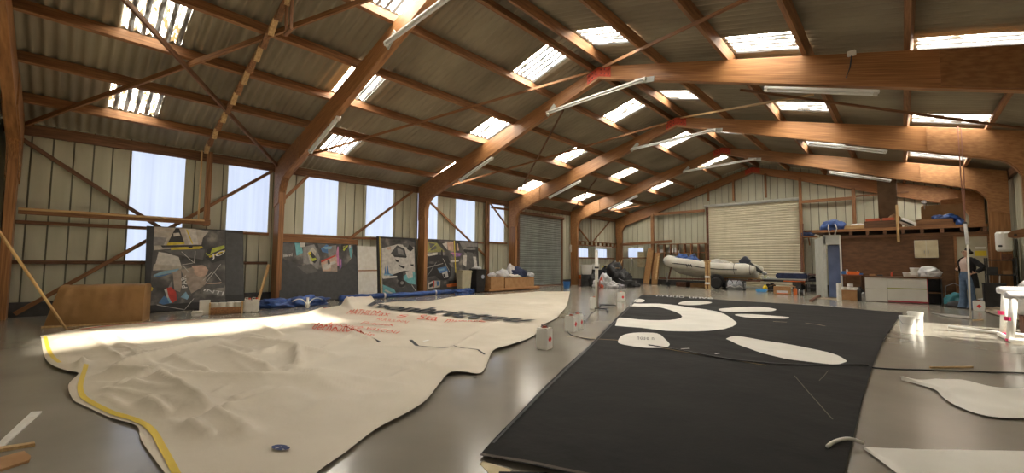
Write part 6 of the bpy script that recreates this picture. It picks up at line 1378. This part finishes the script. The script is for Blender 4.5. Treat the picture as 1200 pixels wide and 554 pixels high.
ed = [('pel', 'waist'), ('waist', 'chest'), ('chest', 'shl'), ('shl', 'neck'), ('neck', 'nk2'), ('nk2', 'head'), ('head', 'crown'), ('shl', 'lS'), ('lS', 'lE'), ('lE', 'lW'), ('lW', 'lP'), ('shl', 'rS'), ('rS', 'rE'), ('rE', 'rW'), ('rW', 'rP'),
      ('pel', 'lH'), ('lH', 'lK'), ('lK', 'lA'), ('lA', 'lF'), ('pel', 'rH'), ('rH', 'rK'), ('rK', 'rA'), ('rA', 'rF')]
for hand, base, dirs in (('l', B(.06, .19, .995), [(B(.10, .175, 1.01), B(.135, .15, 1.0)), (B(.105, .178, .99), B(.14, .153, .975)), (B(.10, .18, .97), B(.133, .157, .955)), (B(.09, .182, .955), B(.12, .162, .94))]), ('r', B(.24, -.05, 1.12), [(B(.265, -.01, 1.14), B(.255, .03, 1.14)), (B(.27, -.012, 1.12), B(.26, .033, 1.118)), (B(.265, -.014, 1.10), B(.257, .028, 1.096)), (B(.255, -.016, 1.082), B(.25, .018, 1.078))])):
    for i, (m1, tip) in enumerate(dirs):
        body['%sf%da' % (hand, i)] = (base.lerp(m1, .2), .011*KP, .011*KP); body['%sf%db' % (hand, i)] = (m1, .009, .009); body['%sf%dc' % (hand, i)] = (tip, .0075, .0075)
        ed += [(hand+'P', '%sf%da' % (hand, i)), ('%sf%da' % (hand, i), '%sf%db' % (hand, i)), ('%sf%db' % (hand, i), '%sf%dc' % (hand, i))]
    tb = B(.03, .195, 1.045) if hand == 'l' else B(.21, -.06, 1.155)
    body[hand+'th'] = (tb, .011, .011); body[hand+'th2'] = (tb + Vector((0, 0, .03)) + (face_dir*.02 if hand == 'l' else sd_*.03), .009, .009)
    ed += [(hand+'P', hand+'th'), (hand+'th', hand+'th2')]
bo = skin_mesh(body, ed, 'body', SKIN, pr)
# face
fb = MB(); fc = B(.105, 0, 1.585)
MB().lathe(B(.108, 0, 1.572), [(.011, -.012), (.013, 0), (.006, .02), (.003, .032)], 8).build('nose', SKIN, pr, smooth=True)
for s in (-1, 1):
    e_ = MB().lathe(B(.092, s*.030, 1.602), [(.002, -.008), (.009, -.004), (.009, .004), (.002, .008)], 10).build('eye', mat('eye_dark', (.03, .02, .018), rough=.2), pr, smooth=True)
    MB().beam(B(.098, s*.018, 1.618), B(.090, s*.046, 1.617), .006, .007).build('eyebrow', HAIR, pr)
    MB().lathe(B(.018, s*.079, 1.585), [(.006, -.028), (.013, -.01), (.014, .015), (.006, .028)], 10).build('ear', SKIN, pr, smooth=True)
MB().tube([B(.093, -.022, 1.538), B(.106, 0, 1.541), B(.093, .022, 1.538)], [.003, .007, .003], 8).build('mouth', mat('lips', (.45, .16, .14), rough=.4), pr, smooth=True)
# hair swept back into a bun
hb = bmesh.new(); bmesh.ops.create_icosphere(hb, subdivisions=3, radius=1)
for v in hb.verts:
    q = v.co; v.co = Vector((q.x*.102*KP, q.y*.090*KP, q.z*.100*KP))
    if q.z < .85: v.co.x = min(v.co.x, (-.030 + .085*max(0, q.z))*KP)
    if q.z < -.35: v.co.z *= .6
Mh = Matrix((face_dir, sd_, Vector((0, 0, 1)))).transposed()
h_ = MB().bm(hb, Mh, B(.005, 0, 1.622)).build('hair', HAIR, pr, smooth=True)
MB().blob(B(-.105, 0, 1.60) - Vector((0, 0, .045)), (.058, .058, .075), 171, .15, 2, 3, flat=False).build('bun', HAIR, h_, smooth=True)
# clothes
def rings(L, n=22):
    """L: (centre, half width along her side, half depth) -> loops"""
    P = []
    for cc, w_, d_ in L:
        P.append([cc + sd_*(w_*math.cos(2*PI*k/n)) + face_dir*(d_*math.sin(2*PI*k/n)) for k in range(n)])
    return P
K = KP
MB().grid(rings([(B(0, 0, .93), .165*K, .125*K), (B(.005, 0, 1.02), .16*K, .122*K), (B(.01, 0, 1.11), .142*K, .112*K), (B(.02, 0, 1.22), .155*K, .125*K), (B(.02, 0, 1.30), .16*K, .125*K), (B(.0, 0, 1.385), .13*K, .09*K), (B(.0, 0, 1.42), .085*K, .065*K)]), closed=True).build('top', TOP_, pr, smooth=True)
for s, kx, ax in ((1, .03, 0), (-1, .05, .03)):
    MB().grid(rings([(B(0, s*.055, 1.00), .105*K, .125*K), (B(0, s*.075, .93), .108*K, .128*K), (B(.0, s*.095, .82), .098*K, .112*K), (B(kx*.6, s*.105, .66), .082*K, .092*K), (B(kx, s*.11, .48), .068*K, .072*K), (B(kx*.8+.0, s*.115, .30), .074*K, .082*K), (B(ax+.02, s*.12, .14), .088*K, .10*K), (B(ax+.03, s*.122, .035), .10*K, .125*K)]), closed=True).build('jeans_leg', DENIM, pr, smooth=True)
    sh = MB(); 
    pts = [B(ax-.06, s*.12, .03), B(ax+.03, s*.123, .035), B(ax+.12, s*.13, .03), B(ax+.19, s*.135, .022)]
    sh.tube(pts, [.04*K, .046*K, .044*K, .026*K], 12, flat=.75).build('shoe', SHOE, pr, smooth=True)
MB().grid(rings([(B(0, 0, .80), .08*K, .10*K), (B(0, 0, .84), .165*K, .125*K), (B(0, 0, .92), .176*K, .134*K), (B(0, 0, 1.0), .166*K, .131*K), (B(0, 0, 1.05), .162*K, .128*K)]), closed=True).build('jeans_seat', DENIM, pr, smooth=True)
# cardigan: open front, long at the back, with sleeves
n = 26; rows = []
for cc, w_, d_, op in ((B(-.03, 0, .60), .20, .15, 1.25), (B(-.02, 0, .78), .195, .155, 1.15), (B(-.01, 0, .95), .185, .15, 1.0), (B(0, 0, 1.08), .17, .14, .95), (B(.01, 0, 1.22), .18, .148, .85), (B(.01, 0, 1.32), .195, .14, .7), (B(-.005, 0, 1.40), .17, .11, .6), (B(-.01, 0, 1.45), .085, .075, .7)):
    r = []
    for k in range(n):
        a_ = PI/2 + op + (2*PI - 2*op)*k/(n-1); wv = 1 + .04*math.sin(k*1.9 + cc.z*9)
        r.append(cc + sd_*(w_*K*math.cos(a_)*wv) + face_dir*(d_*K*math.sin(a_)*wv))
    rows.append(r)
cg = MB().grid(rows).build('cardigan', CARDI, pr, smooth=True, solid=.012)
for hnd, S_, E_, W_ in (('l', B(-.01, .15, 1.385), B(-.10, .35, 1.16), B(-.04, .225, 1.05)), ('r', B(-.01, -.15, 1.385), B(-.04, -.24, 1.12), B(.14, -.155, 1.10))):
    MB().tube(smooth_line([S_, S_.lerp(E_, .5), E_, E_.lerp(W_, .5), W_], 4), [.068*K]*6 + [.062*K]*5 + [.054*K]*5 + [.046*K], 14).build('sleeve', CARDI, cg, smooth=True)
EXPOSURE = 0.6
# ================================================================== light
w = bpy.data.worlds.new('world'); SC.world = w; w.use_nodes = True; nt = w.node_tree
bg = nt.nodes['Background']; bg.inputs['Color'].default_value = (1.0, .90, .74, 1); bg.inputs['Strength'].default_value = .35
sd = bpy.data.lights.new('sun', 'SUN'); sd.energy = 9.5; sd.angle = math.radians(3.0); sd.color = (1, .93, .80)
so = bpy.data.objects.new('sun', sd); COL.objects.link(so)
el = math.radians(45); dv = Vector((-.995*math.cos(el), .1*math.cos(el), -math.sin(el)))
so.rotation_euler = dv.to_track_quat('-Z', 'Y').to_euler(); so.location = (20, -2, 15)
vs = SC.view_settings; vs.view_transform = 'Standard'; vs.look = 'None'; vs.exposure = EXPOSURE; vs.gamma = 1.0; vs.use_curve_mapping = False
SC.display_settings.display_device = 'sRGB'
SC.cycles.max_bounces = 10; SC.cycles.diffuse_bounces = 6; SC.cycles.use_denoising = True; SC.cycles.sample_clamp_indirect = 6.0
SC.cycles.use_light_tree = True
SC.cycles.caustics_reflective = False; SC.cycles.caustics_refractive = False
